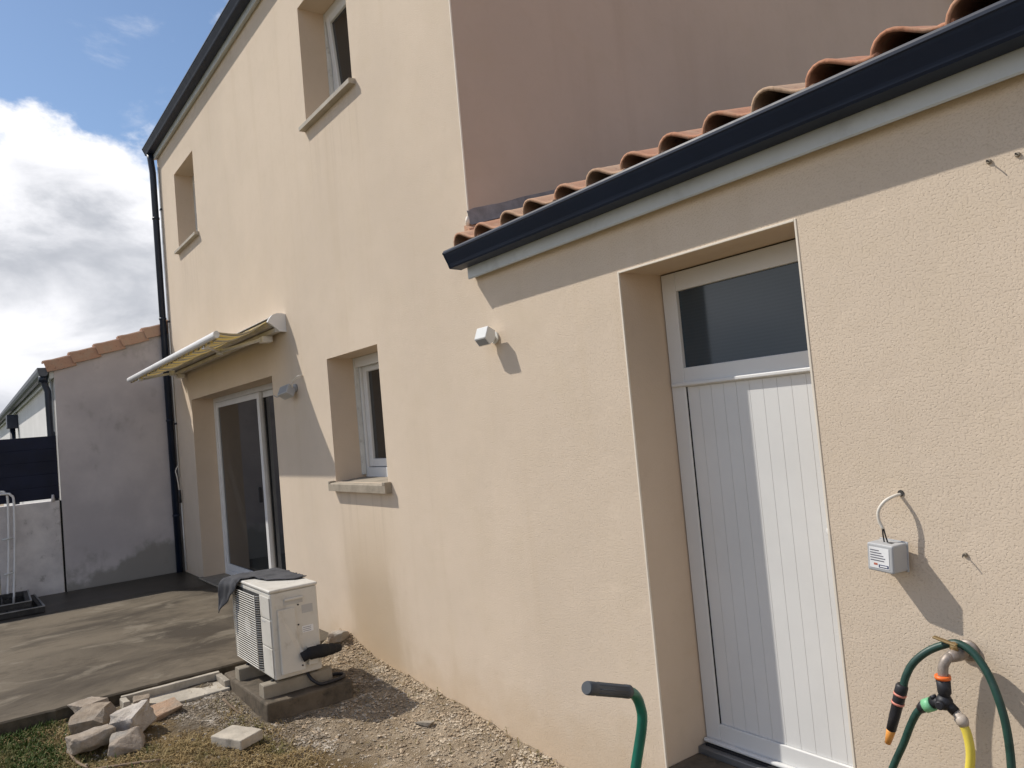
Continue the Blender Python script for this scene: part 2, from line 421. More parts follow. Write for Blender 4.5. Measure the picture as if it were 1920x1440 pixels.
gx = np.concatenate(([-600, -200, -70, -30, -16, -11, -8, -7], np.arange(-6.3, -1.2, .03), np.arange(-1.2, 2.5, .12), [3, 4, 6, 10, 20, 50, 150, 600]))
gy = np.concatenate(([-600, -200, -80, -40, -20, -12, -8, -6, -5], np.arange(-4.2, -2.4, .10), np.arange(-2.4, .08, .03), [.3, 1, 3, 8, 20, 60, 200, 600]))
V = [(x, y, gh(x, y) if (abs(x) < 8 and abs(y) < 5) else -.15) for y in gy for x in gx]
nx_ = len(gx); F = [(j*nx_+i, j*nx_+i+1, (j+1)*nx_+i+1, (j+1)*nx_+i) for j in range(len(gy)-1) for i in range(nx_-1)]
g = link_mesh('ground', V, F, 'soil', smooth=True); tag(g, kind='structure')

SZ, SX = .09, -5.65          # patio slab top and its free edge
bm = bmesh.new()
ys = np.concatenate((np.arange(-6, -2.4, .4), np.arange(-2.4, -.02, .045), [-.002]))
prev = None; rows = []
for y in ys:
    e = SX + .010*fbm(0, y, 5, 3) + (.012 if random.random() < .06 else 0)
    rows.append([bm.verts.new((-10.48, y, SZ)), bm.verts.new((e-.010, y, SZ)), bm.verts.new((e, y, SZ-.010)), bm.verts.new((e+.006*fbm(3, y, 9, 2), y, SZ-.16))])
for a_, b_ in zip(rows, rows[1:]):
    for k in range(3): bm.faces.new((a_[k], a_[k+1], b_[k+1], b_[k]))
o = link_bm('patio', bm, 'patio'); tag(o, kind='structure'); o.data.materials.append(M['slab_side_shade'])
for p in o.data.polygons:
    if abs(p.normal.z) < .5: p.material_index = 1  # soil-dark colour with the free edge's shade painted in

# ------------------------------------------------------------------ the house
house = empty('house'); tag(house, 'cream rendered two-storey house with a lower tiled extension and dark gutters', 'house')
XL, XC, XR = -10.45, -3.397, 2.2
ZT, ZE = 5.44, 2.43
REC = .25
OPEN = {'door': (-2.310, -1.465, .115, 2.183), 'window': (-5.462, -4.607, 1.268, 2.190), 'upper': (-5.497, -4.655, 4.00, 4.925),
        'small': (-9.63, -8.75, 4.00, 4.925), 'patio': (-9.545, -6.70, SZ+.02, 2.19)}
def grid_wall():
    xs = sorted({XL, XC, XR, *[v for o_ in OPEN.values() for v in o_[:2]]})
    zs = sorted({-.35, ZE, ZT, *[v for o_ in OPEN.values() for v in o_[2:]]})
    bm = bmesh.new(); vd = {}
    def vv(x, y, z):
        k = (round(x, 4), round(y, 4), round(z, 4))
        if k not in vd: vd[k] = bm.verts.new(k)
        return vd[k]
    for x0, x1 in zip(xs, xs[1:]):
        for z0, z1 in zip(zs, zs[1:]):
            cx, cz = (x0+x1)/2, (z0+z1)/2
            if cx > XC and cz > ZE: continue
            if any(a < cx < b_ and c_ < cz < d for a, b_, c_, d in OPEN.values()): continue
            f = bm.faces.new((vv(x0, 0, z0), vv(x1, 0, z0), vv(x1, 0, z1), vv(x0, 0, z1))); f.material_index = 0
    for a, b_, c_, d in OPEN.values():
        zz = [z for z in zs if c_-1e-6 <= z <= d+1e-6]; xx = [x for x in xs if a-1e-6 <= x <= b_+1e-6]
        for X in (a, b_):
            for z0, z1 in zip(zz, zz[1:]):
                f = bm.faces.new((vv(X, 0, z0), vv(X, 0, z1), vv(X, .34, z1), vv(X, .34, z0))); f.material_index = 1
        for Z in (c_, d):
            for x0, x1 in zip(xx, xx[1:]):
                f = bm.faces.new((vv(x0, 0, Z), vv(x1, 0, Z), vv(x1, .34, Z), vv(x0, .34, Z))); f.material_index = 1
    # far end and the tall gable return
    for z0, z1 in zip(zs, zs[1:]):
        f = bm.faces.new((vv(XL, 0, z0), vv(XL, 0, z1), vv(XL, 6.5, z1), vv(XL, 6.5, z0))); f.material_index = 0
    bmesh.ops.recalc_face_normals(bm, faces=bm.faces)
    me = bpy.data.meshes.new('front_wall'); bm.to_mesh(me); bm.free()
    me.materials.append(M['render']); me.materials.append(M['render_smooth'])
    # the front must face -y
    o = bpy.data.objects.new('front_wall', me); col.objects.link(o); o.parent = house
    return o
grid_wall()
# return wall of the tall part above the extension roof (rises with the main roof pitch)
bm = bmesh.new()
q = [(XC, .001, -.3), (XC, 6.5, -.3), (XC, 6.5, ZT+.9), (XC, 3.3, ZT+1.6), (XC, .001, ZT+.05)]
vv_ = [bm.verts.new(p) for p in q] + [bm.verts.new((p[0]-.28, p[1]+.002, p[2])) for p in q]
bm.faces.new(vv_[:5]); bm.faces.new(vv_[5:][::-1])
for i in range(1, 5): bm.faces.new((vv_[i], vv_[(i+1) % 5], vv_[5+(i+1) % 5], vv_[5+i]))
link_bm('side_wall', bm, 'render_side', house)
# closed back and dark rooms behind the openings are not seen: a plain back wall
box('back_wall', XL, XR, 6.4, 6.6, -.3, 2.4, 'render', house, 0)
box('end_wall', XR-.2, XR, .02, 6.3, -.3, 2.42, 'render', house, 0)

# thin pale corner beads round the door opening and up the corner of the tall part
a, b_, c_, d = OPEN['door']
for nm, args in (('corner_bead', (a-.005, a+.003, -.0025, .006, c_, d+.005)), ('corner_bead', (b_-.003, b_+.005, -.0025, .006, c_, d+.005)),
                 ('corner_bead', (a+.004, b_-.004, -.0025, .006, d-.003, d+.005)), ('corner_bead', (XC-.005, XC+.003, -.0025, .006, 2.52, 5.38))):
    box(nm, *args, 'bead', house, .001)

def gutter(name, x0, x1, dz):
    """ogee gutter on a white fascia strip"""
    th = .004
    outer = [(-.160, 2.521), (-.160, 2.512), (-.155, 2.508), (-.152, 2.500), (-.149, 2.494), (-.131, 2.458), (-.127, 2.445), (-.122, 2.437), (-.050, 2.434), (-.046, 2.438), (-.046, 2.530)]
    inner = [(-.050, 2.530), (-.050, 2.441), (-.119, 2.443), (-.123, 2.449), (-.127, 2.460), (-.145, 2.496), (-.148, 2.504), (-.151, 2.513), (-.150, 2.519), (-.150, 2.527), (-.157, 2.529)]
    o = prism_x(name, [(y, z+dz) for y, z in outer+inner], x0, x1, 'gutter', house)
    prism_x('end_cap', [(y-(.002 if y < -.05 else 0), z+dz-.001) for y, z in outer], x0-.004, x0+.001, 'gutter', o)
    return o
gutter('gutter', -3.432, XR, 0)
gutter('upper_gutter', -10.50, XC-.02, 2.998)
def fascia(x0, x1, dz):
    prism_x('fascia', [(-.002, 2.384+dz), (-.040, 2.372+dz), (-.0445, 2.378+dz), (-.0445, 2.52+dz), (-.002, 2.52+dz)], x0, x1, 'fascia', house)
fascia(-3.385, XR, 0); fascia(-10.455, XC, 2.998)

# main roof (pitch .29), only its eave edge is near the picture
prism_x('main_roof', [(-.09, 5.545), (3.3, 6.53), (6.7, 5.545), (6.7, 5.47), (3.3, 6.45), (-.09, 5.47)], XL-.05, XC+.08, 'tile', house)

# extension roof: deck, then every roman tile by itself
PIT = .29; EY, EZ = -.105, 2.522
deck = prism_x('extension_roof', [(-.06, EZ-.012), (3.2, EZ-.012+3.26*PIT), (3.2, EZ-.07+3.26*PIT), (-.04, EZ-.07)], XC+.004, XR, 'hole', house)
def tile_mesh(name, seed, cut=False):
    rr = random.Random(seed)
    L, th = .43, .011
    # steep left flank, crest, then a long easy fall into the pan that slips under the next tile
    prof = [(0, .002), (.003, .024), (.011, .045), (.024, .061), (.042, .071), (.060, .074), (.078, .071), (.096, .063), (.114, .053), (.132, .042), (.150, .032), (.170, .025), (.190, .021), (.212, .020), (.228, .021)]
    n = len(prof); V, F = [], []
    stations = [(0.0, .0), (.003, .002), (.020, .002), (.024, .0), (.2, 0.0), (L, -.004)]
    for s, grow in stations:
        for layer in (0, 1):
            for i, (x, z) in enumerate(prof):
                p0 = prof[max(i-1, 0)]; p1 = prof[min(i+1, n-1)]
                tx, tz = p1[0]-p0[0], p1[1]-p0[1]; ln = math.hypot(tx, tz) or 1; nxn, nzn = -tz/ln, tx/ln
                off = (th/2 + grow) if layer == 0 else -th/2
                jit = rr.uniform(-.0008, .0008)
                V.append((x + nxn*off, s + (rr.uniform(-.002, .002) if s == 0 else 0), z + nzn*off + jit))
    N2 = 2*n
    for si in range(len(stations)-1):
        for i in range(n-1):
            a = si*N2+i; F.append((a, a+1, a+1+N2, a+N2))
            bq = si*N2+n+i; F.append((bq, bq+N2, bq+1+N2, bq+1))
        F.append((si*N2, si*N2+N2, si*N2+n+N2, si*N2+n)); e = si*N2+n-1; F.append((e, e+n, e+n+N2, e+N2))
    for i in range(n-1):
        F.append((i, n+i, n+i+1, i+1)); e = (len(stations)-1)*N2+i; F.append((e, e+1, e+n+1, e+n))
    me = bpy.data.meshes.new(name); me.from_pydata(V, [], F); me.update(); me.materials.append(M['tile'])
    for p in me.polygons: p.use_smooth = True
    return me
tmeshes = [tile_mesh('roof_tile', s) for s in range(5)]
slope = math.atan(PIT)
for r_ in range(8):
    for c_i in range(26):
        x = XC + .006 + c_i*.209
        if x > XR-.2: break
        o = bpy.data.objects.new('roof_tile', random.choice(tmeshes)); col.objects.link(o); o.parent = deck
        y = EY + r_*.355*math.cos(slope) + (random.uniform(-.012, .008) if r_ == 0 else random.uniform(-.006, .006))
        z = EZ + (y-EY)*PIT + .004
        o.location = (x + random.uniform(-.004, .004), y, z)
        o.rotation_euler = (slope - .028 + random.uniform(-.006, .006), random.uniform(-.02, .02), random.uniform(-.012, .012))
# lead flashing dressed up the return wall, with its ragged mortar lip
bm = bmesh.new(); N = 60; rows = []
for i in range(N+1):
    y = -.01 + 3.2*i/N; zb = 2.655 + (y)*PIT; k = .006*fbm(y, 3, 6, 3)
    rows.append([bm.verts.new((XC+.040, y, zb+.012)), bm.verts.new((XC+.014+abs(k), y, zb+.026)), bm.verts.new((XC+.008+abs(k)*.6, y, zb+.085+k)), bm.verts.new((XC+.001, y, zb+.10+k))])
for p, q in zip(rows, rows[1:]):
    for k in range(3): bm.faces.new((p[k], p[k+1], q[k+1], q[k]))
link_bm('flashing', bm, 'flashing', house, True)
bm = bmesh.new(); rows = []
for i in range(N+1):
    y = -.035 + 3.2*i/N; zb = 2.655 + y*PIT; k = .004*fbm(y, 8, 7, 3)
    rows.append([bm.verts.new((XC+.002, y, zb-.09)), bm.verts.new((XC+.075+k, y, zb-.065)), bm.verts.new((XC+.048+k, y, zb-.005)), bm.verts.new((XC+.002, y, zb+.022))])
for p, q in zip(rows, rows[1:]):
    for k in range(3): bm.faces.new((p[k], p[k+1], q[k+1], q[k]))
bm.faces.new(rows[0]); link_bm('mortar_fillet', bm, 'tile', house, False)
v, f = tube_geo([(XC+.008, -.012, 2.665), (XC+.008, -.016, 2.69), (XC+.008, -.012, 2.715)], [.008, .013, .008], 8)
link_mesh('sealant', v, f, 'bead', house, True)

# downpipe at the far corner, clips and the slim conduit beside it
pipe = tube('downpipe', [(-10.44, -.085, 5.44), (-10.44, -.075, 5.35), (-10.44, -.062, 5.2), (-10.44, -.062, SZ+.002)], .040, 'pipe', house, 14)
for z in (4.6, 3.3, 2.0, .8): tube('clip', [(-10.44, -.062, z-.012), (-10.44, -.062, z+.012)], .046, 'pipe', pipe, 14)
cond = tube('conduit', [(-10.35, -.014, 5.25), (-10.35, -.014, 1.28)], .010, 'pvc_dirty', house, 8)
for z in (4.7, 3.25, 1.95): box('clip', -10.385, -10.335, -.024, -.001, z-.012, z+.012, 'pipe', cond, .002)
tube('loose_cable', spline([(-10.35, -.02, 1.42), (-10.36, -.05, 1.36), (-10.31, -.05, 1.28), (-10.30, -.04, 1.16), (-10.30, -.02, .95)], 6), .007, 'cable_white', house, 6)
tube('cable_gland', [(-10.30, -.035, 1.12), (-10.30, -.03, .96)], .016, 'black_plastic', house, 8)
tube('cable', [(-10.30, -.02, .97), (-10.305, -.018, SZ+.03)], .008, 'pvc_dirty', house, 6)

# ---- windows
def window(op, tilt=0.0, slim=False):
    a, b_, c_, d = op; y0, y1 = REC-.01, REC+.06; fw = .052
    bm = bmesh.new()
    bbox(bm, a+.001, a+fw, y0, y1, c_+.004, d-.001, .004); bbox(bm, b_-fw, b_-.001, y0, y1, c_+.004, d-.001, .004)
    bbox(bm, a+fw+.0005, b_-fw-.0005, y0+.001, y1, d-fw, d-.001, .004); bbox(bm, a+fw+.0005, b_-fw-.0005, y0+.001, y1, c_+.004, c_+fw+.03, .004)
    w_ = link_bm('window', bm, 'pvc', house)
    for xx0, xx1 in ((a+.002, a+.030), (b_-.030, b_-.002)): box('guide_rail', xx0, xx1, y0-.032, y0-.002, c_+.03, d-.002, 'pvc_dirty', w_, .003)   # shutter guides
    box('shutter_box', a+.032, b_-.032, y0-.030, y0-.003, d-.075, d-.002, 'pvc', w_, .003)
    box('room_dark_panel', a-.4, b_+.4, .62, .66, c_-.4, d+.3, 'ac_dark', w_, 0)  # near-black panel, added so the unlit room reads dark behind the window
    # casement sash
    sx0, sx1, sz0, sz1 = a+fw+.004, b_-fw-.004, c_+fw+.034, d-fw-.004; sw = .060
    mtx = None
    if tilt:
        piv = Vector((0, y0+.03, sz0)); mtx = Matrix.Translation(piv) @ Matrix.Rotation(-tilt, 4, 'X') @ Matrix.Translation(-piv)
    bm = bmesh.new(); ya, yb = y0+.016, y0+.075
    bbox(bm, sx0, sx0+sw, ya, yb, sz0, sz1, .006, 2, mtx); bbox(bm, sx1-sw, sx1, ya, yb, sz0, sz1, .006, 2, mtx)
    bbox(bm, sx0+sw+.0005, sx1-sw-.0005, ya+.001, yb, sz1-sw, sz1, .006, 2, mtx); bbox(bm, sx0+sw+.0005, sx1-sw-.0005, ya+.001, yb, sz0, sz0+sw, .006, 2, mtx)
    link_bm('sash', bm, 'pvc', w_)
    box('pane', sx0+sw-.004, sx1-sw+.004, ya+.022, ya+.030, sz0+sw-.004, sz1-sw+.004, 'glass', w_, 0, mtx)
    # precast sill
    if slim:
        prism_x('sill', [(-.050, c_-.040), (-.050, c_-.012), (-.046, c_-.006), (.20, c_+.010), (REC+.05, c_+.010), (REC+.05, c_-.040)], a-.035, b_+.045, 'sill_pale', w_)
        return w_
    sm = prism_x('sill', [(-.050, c_-.062), (-.050, c_-.012), (-.044, c_-.004), (.20, c_+.012), (REC+.05, c_+.012), (REC+.05, c_-.062)], a-.035, b_+.045, 'sill', w_)
    # raised sill stops at both ends
    for xx0, xx1 in ((a-.0355, a-.004), (b_+.004, b_+.0455)): box('sill_end', xx0, xx1, -.052, -.002, c_-.010, c_+.010, 'sill', w_, .004)
    return w_
for k, tl in (('window', 0), ('upper', -.07), ('small', 0)):
    a, b_, c_, d = OPEN[k]; window((a, b_, c_, d), tl, k != 'window')

# ---- sliding patio door
a, b_, c_, d = OPEN['patio']; y0 = REC-.005
bm = bmesh.new()
bbox(bm, a+.001, a+.055, y0, y0+.09, c_+.002, d-.001, .003); bbox(bm, b_-.055, b_-.001, y0, y0+.09, c_+.002, d-.001, .003)
bbox(bm, a+.0555, b_-.0555, y0+.001, y0+.09, d-.055, d-.001, .003); bbox(bm, a+.0555, b_-.0555, y0+.001, y0+.09, c_+.002, c_+.05, .003)
pd = link_bm('patio_door', bm, 'white_paint', house)
mid = -7.93
def slider(x0, x1, ya):
    bm = bmesh.new(); sw = .075; z0, z1 = c_+.052, d-.058
    bbox(bm, x0, x0+sw, ya, ya+.035, z0, z1, .003); bbox(bm, x1-sw, x1, ya, ya+.035, z0, z1, .003)
    bbox(bm, x0+sw+.0005, x1-sw-.0005, ya+.001, ya+.034, z1-.06, z1, .003); bbox(bm, x0+sw+.0005, x1-sw-.0005, ya+.001, ya+.034, z0, z0+.075, .003)
    link_bm('sliding_leaf', bm, 'white_paint', pd)
    box('pane', x0+sw-.004, x1-sw+.004, ya+.014, ya+.020, z0+.072, z1-.057, 'glass', pd, 0)
slider(a+.058, mid+.05, y0+.008); slider(mid-.05, b_-.058, y0+.048)
box('handle', -8.06+.05, -8.035+.05, y0-.028, y0+.006, 1.0, 1.16, 'black_plastic', pd, .005)
box('threshold', a-.05, b_+.02, -.045, REC-.006, SZ+.002, c_+.004, 'sill', pd, .004)

# ---- service door of the extension
a, b_, c_, d = OPEN['door']; y0 = REC-.004; zb = .165
bm = bmesh.new()
bbox(bm, a+.001, a+.010, y0+.012, y0+.07, zb, d-.001, .002); bbox(bm, b_-.010, b_-.001, y0+.012, y0+.07, zb, d-.001, .002)
bbox(bm, a+.0105, b_-.0105, y0+.0125, y0+.07, d-.010, d-.001, .002)
door = link_bm('door', bm, 'black_plastic', house)
lx0, lx1 = a+.0055, b_-.0055; st = .076
bm = bmesh.new(); yl = y0+.004
bbox(bm, lx0, lx0+st, yl, yl+.055, zb+.004, d-.006, .003); bbox(bm, lx1-st, lx1, yl, yl+.055, zb+.004, d-.006, .003)
bbox(bm, lx0+st+.0005, lx1-st-.0005, yl+.0005, yl+.055, d-.088, d-.006, .003)
bbox(bm, lx0+st+.0005, lx1-st-.0005, yl+.0005, yl+.055, 1.680, 1.762, .003)
bbox(bm, lx0+st+.0005, lx1-st-.0005, yl+.0005, yl+.055, zb+.004, zb+.088, .003)
link_bm('door_leaf', bm, 'pvc', door)
box('drip_rail', lx0+.01, lx1-.01, yl-.014, yl-.001, 1.684, 1.700, 'pvc', door, .004)
box('pane', lx0+st-.002, lx1-st+.002, yl+.018, yl+.028, 1.76, d-.086, 'glass_blind', door, 0)
box('backing', lx0+st-.002, lx1-st+.002, yl+.0128, yl+.045, zb+.0885, 1.6795, 'pvc', door, 0)
for sx0 in (lx0+st+.0002, lx1-st-.0028): box('glazing_seal', sx0, sx0+.0026, yl+.006, yl+.0125, zb+.089, 1.679, 'rubber', door, 0)
pw = .0634; x = lx0+st+.0032
while x < lx1-st-.01:
    x1 = min(x+pw, lx1-st-.0032); box('plank', x, x1-.0013, yl+.011, yl+.0126, zb+.090, 1.678, 'pvc', door, .0004); x = x1
box('drip_bar', lx0, lx1, yl-.022, yl-.0005, zb+.004, zb+.020, 'pvc', door, .006)
box('threshold', a+.001, b_-.001, REC-.055, REC+.06, c_+.001, zb-.006, 'threshold', door, .004)
box('threshold_seal', a+.02, b_-.02, REC-.03, REC-.004, zb-.008, zb+.002, 'rubber', door, .003)
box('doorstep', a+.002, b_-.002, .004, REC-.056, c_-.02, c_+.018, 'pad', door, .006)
tube('door_knob', spline([(b_-.125, yl+.010, 1.105), (b_-.125, yl-.02, 1.105), (b_-.125, yl-.035, 1.105)], 4), [.012]*5+[.02, .024, .024, .014], 'white_paint', door, 12)

# small things fixed in the wall
for (x, z, lab) in ((-1.048, 1.109, 'small rusty wall plug in render right of the hanging grey box'), (-.867, 2.184, 'small bent nail in render under the eave, left of its pair'), (-.798, 2.18, 'small round wall plug under the eave, right of its pair')):
    e = empty('wall_plug', (x, 0, z)); tag(e, lab, 'wall plug', 'plugs left in the render'); e.location = (x, 0, z)
    tube('plug', [(0, .002, 0), (0, -.004, 0), (0, -.006, 0)], [.007, .007, .005], 'sill', e, 8)
    tube('nail', [(0, -.002, 0), (.001, -.018, .001), (.003, -.024, -.003)], .0018, 'dark_metal', e, 6)

# ------------------------------------------------------------------ neighbour's house
nb = empty('neighbour_house'); tag(nb, 'low grey-white house with terracotta verge tiles beyond the patio', 'house')
NX = -10.50; NYF = -1.29
def nz(y): return 2.70 + (y-NYF)*.355
bm = bmesh.new()
q = [(NX, NYF, -.2), (NX, 5.5, -.2), (NX, 5.5, nz(3)-.9), (NX, 3.0, nz(3)), (NX, NYF, nz(NYF))]
A_ = [bm.verts.new(p) for p in q]; B_ = [bm.verts.new((p[0]-.25, p[1]+.003, p[2])) for p in q]
bm.faces.new(A_); bm.faces.new(B_[::-1])
for i in (1, 2, 3): bm.faces.new((A_[i], A_[i+1], B_[i+1], B_[i]))
link_bm('gable_wall', bm, 'neighbour_wall', nb)
box('front_wall', -24.0, NX-.002, NYF-.002, NYF+.25, -.2, nz(NYF)+.0, 'neighbour_white', nb, 0)
prism_x('roof', [(NYF-.10, nz(NYF)+.02), (3.0, nz(3.0)+.06), (5.6, nz(3.0)-.9), (5.6, nz(3)-.98), (3.0, nz(3.0)-.0), (NYF-.10, nz(NYF)-.03)], -24.2, NX-.03, 'verge', nb)
prism_x('eave_soffit', [(NYF-.004, 2.60), (NYF-.05, 2.585), (NYF-.05, 2.70), (NYF-.004, 2.70)], -24, NX-.005, 'fascia', nb)
go = [(-.170, 2.70), (-.168, 2.655), (-.155, 2.62), (-.13, 2.60), (-.09, 2.60), (-.065, 2.62), (-.053, 2.66), (-.053, 2.70), (-.058, 2.70), (-.060, 2.66), (-.07, 2.625), (-.09, 2.607), (-.13, 2.607), (-.15, 2.625), (-.162, 2.657), (-.164, 2.70)]
ng = prism_x('gutter', [(NYF+y, z+.02) for y, z in go], -24.1, NX+.02, 'neighbour_gutter', nb)
prism_x('end_cap', [(NYF+y, z+.02) for y, z in go[:8]], NX+.021, NX+.026, 'neighbour_gutter', ng)
np_ = tube('downpipe', [(NX-.05, NYF-.11, 2.62), (NX-.05, NYF-.10, 2.54), (NX-.05, NYF-.07, 2.44), (NX-.05, NYF-.06, 1.0), (NX-.05, NYF-.06, -.1)], .036, 'pipe', nb, 12)
tube('collar', [(NX-.05, NYF-.11, 2.63), (NX-.05, NYF-.11, 2.55)], .050, 'pipe', np_, 12)
box('hopper', -17.2, -16.9, NYF-.18, NYF-.003, 2.30, 2.55, 'pipe', nb, .01)
tube('downpipe', [(-17.05, NYF-.09, 2.31), (-17.05, NYF-.09, -.1)], .045, 'pipe', nb, 10)
tube('conduit', [(NX-.16, NYF-.02, 2.58), (NX-.16, NYF-.02, -.1)], .016, 'pvc_dirty', nb, 8)
# L-shaped verge tiles, each overlapping the one below
def verge_mesh(seed):
    rr = random.Random(seed); L = .315; bm = bmesh.new()
    prof = [(-.16, .020), (-.02, .026), (.012, .022), (.026, .008), (.028, -.118), (.014, -.120), (.012, .0), (.0, .006), (-.16, .004)]
    R = []
    for s, g in ((0, .018), (.03, .017), (.3*L, .008), (L, -.004)):
        R.append([bm.verts.new((x+g*(1 if x > 0 else .2), s, z+g+rr.uniform(-.001, .001))) for x, z in prof])
    n = len(prof)
    for p, q in zip(R, R[1:]):
        for i in range(n): bm.faces.new((p[i], p[(i+1) % n], q[(i+1) % n], q[i]))
    bm.faces.new(R[0][::-1]); bm.faces.new(R[-1]); bmesh.ops.recalc_face_normals(bm, faces=bm.faces)
    me = bpy.data.meshes.new('verge_tile'); bm.to_mesh(me); bm.free(); me.materials.append(M['verge']); return me
vms = [verge_mesh(s) for s in range(3)]
for i in range(15):
    y = NYF-.10 + i*.274
    o = bpy.data.objects.new('verge_tile', random.choice(vms)); col.objects.link(o); o.parent = nb
    o.location = (NX, y, nz(y)+.098); o.rotation_euler = (math.atan(.355)-.03+random.uniform(-.008, .008), 0, random.uniform(-.008, .008))

# yard wall and dark fence on it
yw = empty('yard_wall'); tag(yw, 'low rough whitewashed wall below the black fence', 'wall')
box('wall_block', NX-.19, NX+.016, -1.93, NYF-.025, -.2, 1.155, 'yard_wall', yw, .008)
box('wall_block', NX-.19, NX+.014, -6.5, -1.945, -.2, 1.145, 'yard_wall', yw, .008)
tag(box('dark_joint', NX-.12, NX-.010, NYF-.024, NYF-.004, -.2, 1.15, 'rubber', yw, 0))
tube('bolt', [(NX+.0145, NYF-.09, 1.150), (NX+.016, NYF-.09, 1.19), (NX+.016, NYF-.09, 1.23)], [.020, .018, .012], 'yard_wall', yw, 8)
fn = empty('fence'); tag(fn, 'black boarded fence standing on the whitewashed wall', 'fence')
z = 1.185
while z < 1.90:
    box('board', NX-.016, NX+.012, -6.5, NYF-.022, z, z+.1455, 'fence', fn, .003); z += .146
box('backing', NX-.030, NX-.018, -6.49, NYF-.024, 1.19, 1.90, 'fence', fn, 0)
for y in (NYF-.045, -2.9, -4.6, -6.3): box('post', NX-.075, NX-.032, y-.025, y+.02, 1.160, 1.965, 'fence', fn, .004)

# white tubular frame leaning on the yard wall
tf = empty('tube_frame'); tag(tf, 'bent white metal tube frame leaning against the whitewashed wall', 'frame')
for dx, dy, top in ((0, 0, 1.33), (.03, .055, 1.30)):
    tube('tube', spline([(-10.28+dx, -1.885+dy, SZ+.01), (-10.34+dx, -1.845+dy, .65), (-10.38+dx, -1.825+dy, top-.12), (-10.385+dx, -1.85+dy, top-.02), (-10.39+dx, -1.92+dy, top), (-10.39+dx, -2.3+dy, top), (-10.385+dx, -2.40+dy, top-.03), (-10.38+dx, -2.42+dy, top-.12), (-10.28+dx, -2.44+dy, SZ+.01)], 6), .013, 'white_paint', tf, 8)
for z in (.42, .80): tube('crossbar', [(-10.31+.02, -1.90, z), (-10.305+.02, -1.80, z+.01)], .011, 'pvc_dirty', tf, 6)

# dark metal frames stacked on the slab
def flat_frame(z, x0, x1, y0, y1, rot, lab, wires):
    e = empty('metal_frame'); tag(e, lab, 'frame', 'metal frames stacked on the patio')
    cx, cy = (x0+x1)/2, (y0+y1)/2; mtx = Matrix.Translation((cx, cy, 0)) @ Matrix.Rotation(rot, 4, 'Z') @ Matrix.Translation((-cx, -cy, 0)); h = .055
    for args in ((x0, x0+.05, y0, y1), (x1-.05, x1, y0, y1), (x0+.051, x1-.051, y0, y0+.05), (x0+.051, x1-.051, y1-.05, y1)):
        box('rail', *args, z, z+h, 'dark_metal', e, .004, mtx)
    box('edge_strip', x1-.012, x1+.006, y0-.004, y1+.004, z+h+.001, z+h+.010, 'metal_edge', e, .002, mtx)
    box('edge_strip', x0+.02, x1-.014, y1-.012, y1+.004, z+h+.001, z+h+.010, 'metal_edge', e, .002, mtx)
    for k in range(wires):
        yy = y0+.05+(k+1)*(y1-y0-.1)/(wires+1); tube('bar', [mtx @ Vector((x0+.05, yy, z+.03)), mtx @ Vector((x1-.05, yy, z+.03))], .008, 'dark_metal', e, 6)
flat_frame(SZ+.004, -10.30, -9.30, -3.0, -1.62, .02, 'black metal frame at the bottom of the stack on the slab', 4)
flat_frame(SZ+.064, -10.32, -9.45, -3.0, -1.70, -.03, 'black metal frame with pale edges on top of the stack', 5)

# ------------------------------------------------------------------ awning
aw = empty('awning', (-8.1, 0, 2.6)); tag(aw, 'half-open striped yellow awning with white arms above the patio door', 'awning')
AX0, AX1 = -9.98, -6.25; BY, BZ = -.575, 2.487
cap = [(-.001, 2.665), (-.03, 2.672), (-.075, 2.672), (-.115, 2.655), (-.145, 2.62), (-.155, 2.598), (-.12, 2.575), (-.085, 2.545), (-.06, 2.52), (-.001, 2.515)]
for x0, x1 in ((AX1-.03, AX1), (AX0, AX0+.03)): prism_x('end_cap', cap, x0, x1, 'white_paint', aw)
prism_x('hood', [(-.001, 2.655), (-.03, 2.668), (-.075, 2.668), (-.10, 2.655), (-.098, 2.650), (-.074, 2.662), (-.03, 2.662), (-.001, 2.648)], AX0+.031, AX1-.031, 'white_paint', aw)
tube('roller', [(AX0+.031, -.075, 2.605), (AX1-.031, -.075, 2.605)], .036, 'torsion', aw, 12)
box('torsion_bar', AX0+.031, AX1-.031, -.085, -.040, 2.517, 2.555, 'torsion', aw, .004)
# front bar, rounded
fb = [(BY+math.cos(an)*.024, BZ+.008+math.sin(an)*.029) for an in np.linspace(0, 2*math.pi, 15)[:-1]]
prism_x('front_bar', fb, AX0-.02, AX1+.005, 'white_paint', aw, False)
for x0, x1 in ((AX0-.028, AX0-.021), (AX1+.006, AX1+.012)):
    prism_x('bar_end', [(BY+math.cos(an)*.025, BZ+.008+math.sin(an)*.030) for an in np.linspace(0, 2*math.pi, 13)[:-1]], x0, x1, 'pvc_dirty', aw)
# short wavy valance hanging below the bar
bm = bmesh.new(); pv = None
for i in range(241):
    x = AX0+.02 + (AX1-AX0-.04)*i/240; yv = BY+.012+.004*math.sin(x*31)
    cur = [bm.verts.new((x, yv, BZ-.020)), bm.verts.new((x, yv-.002, BZ-.034-.008*abs(math.sin(x*13)))), ]
    if pv: bm.faces.new((pv[0], pv[1], cur[1], cur[0]))
    pv = cur
link_bm('valance', bm, 'fabric', aw, True)
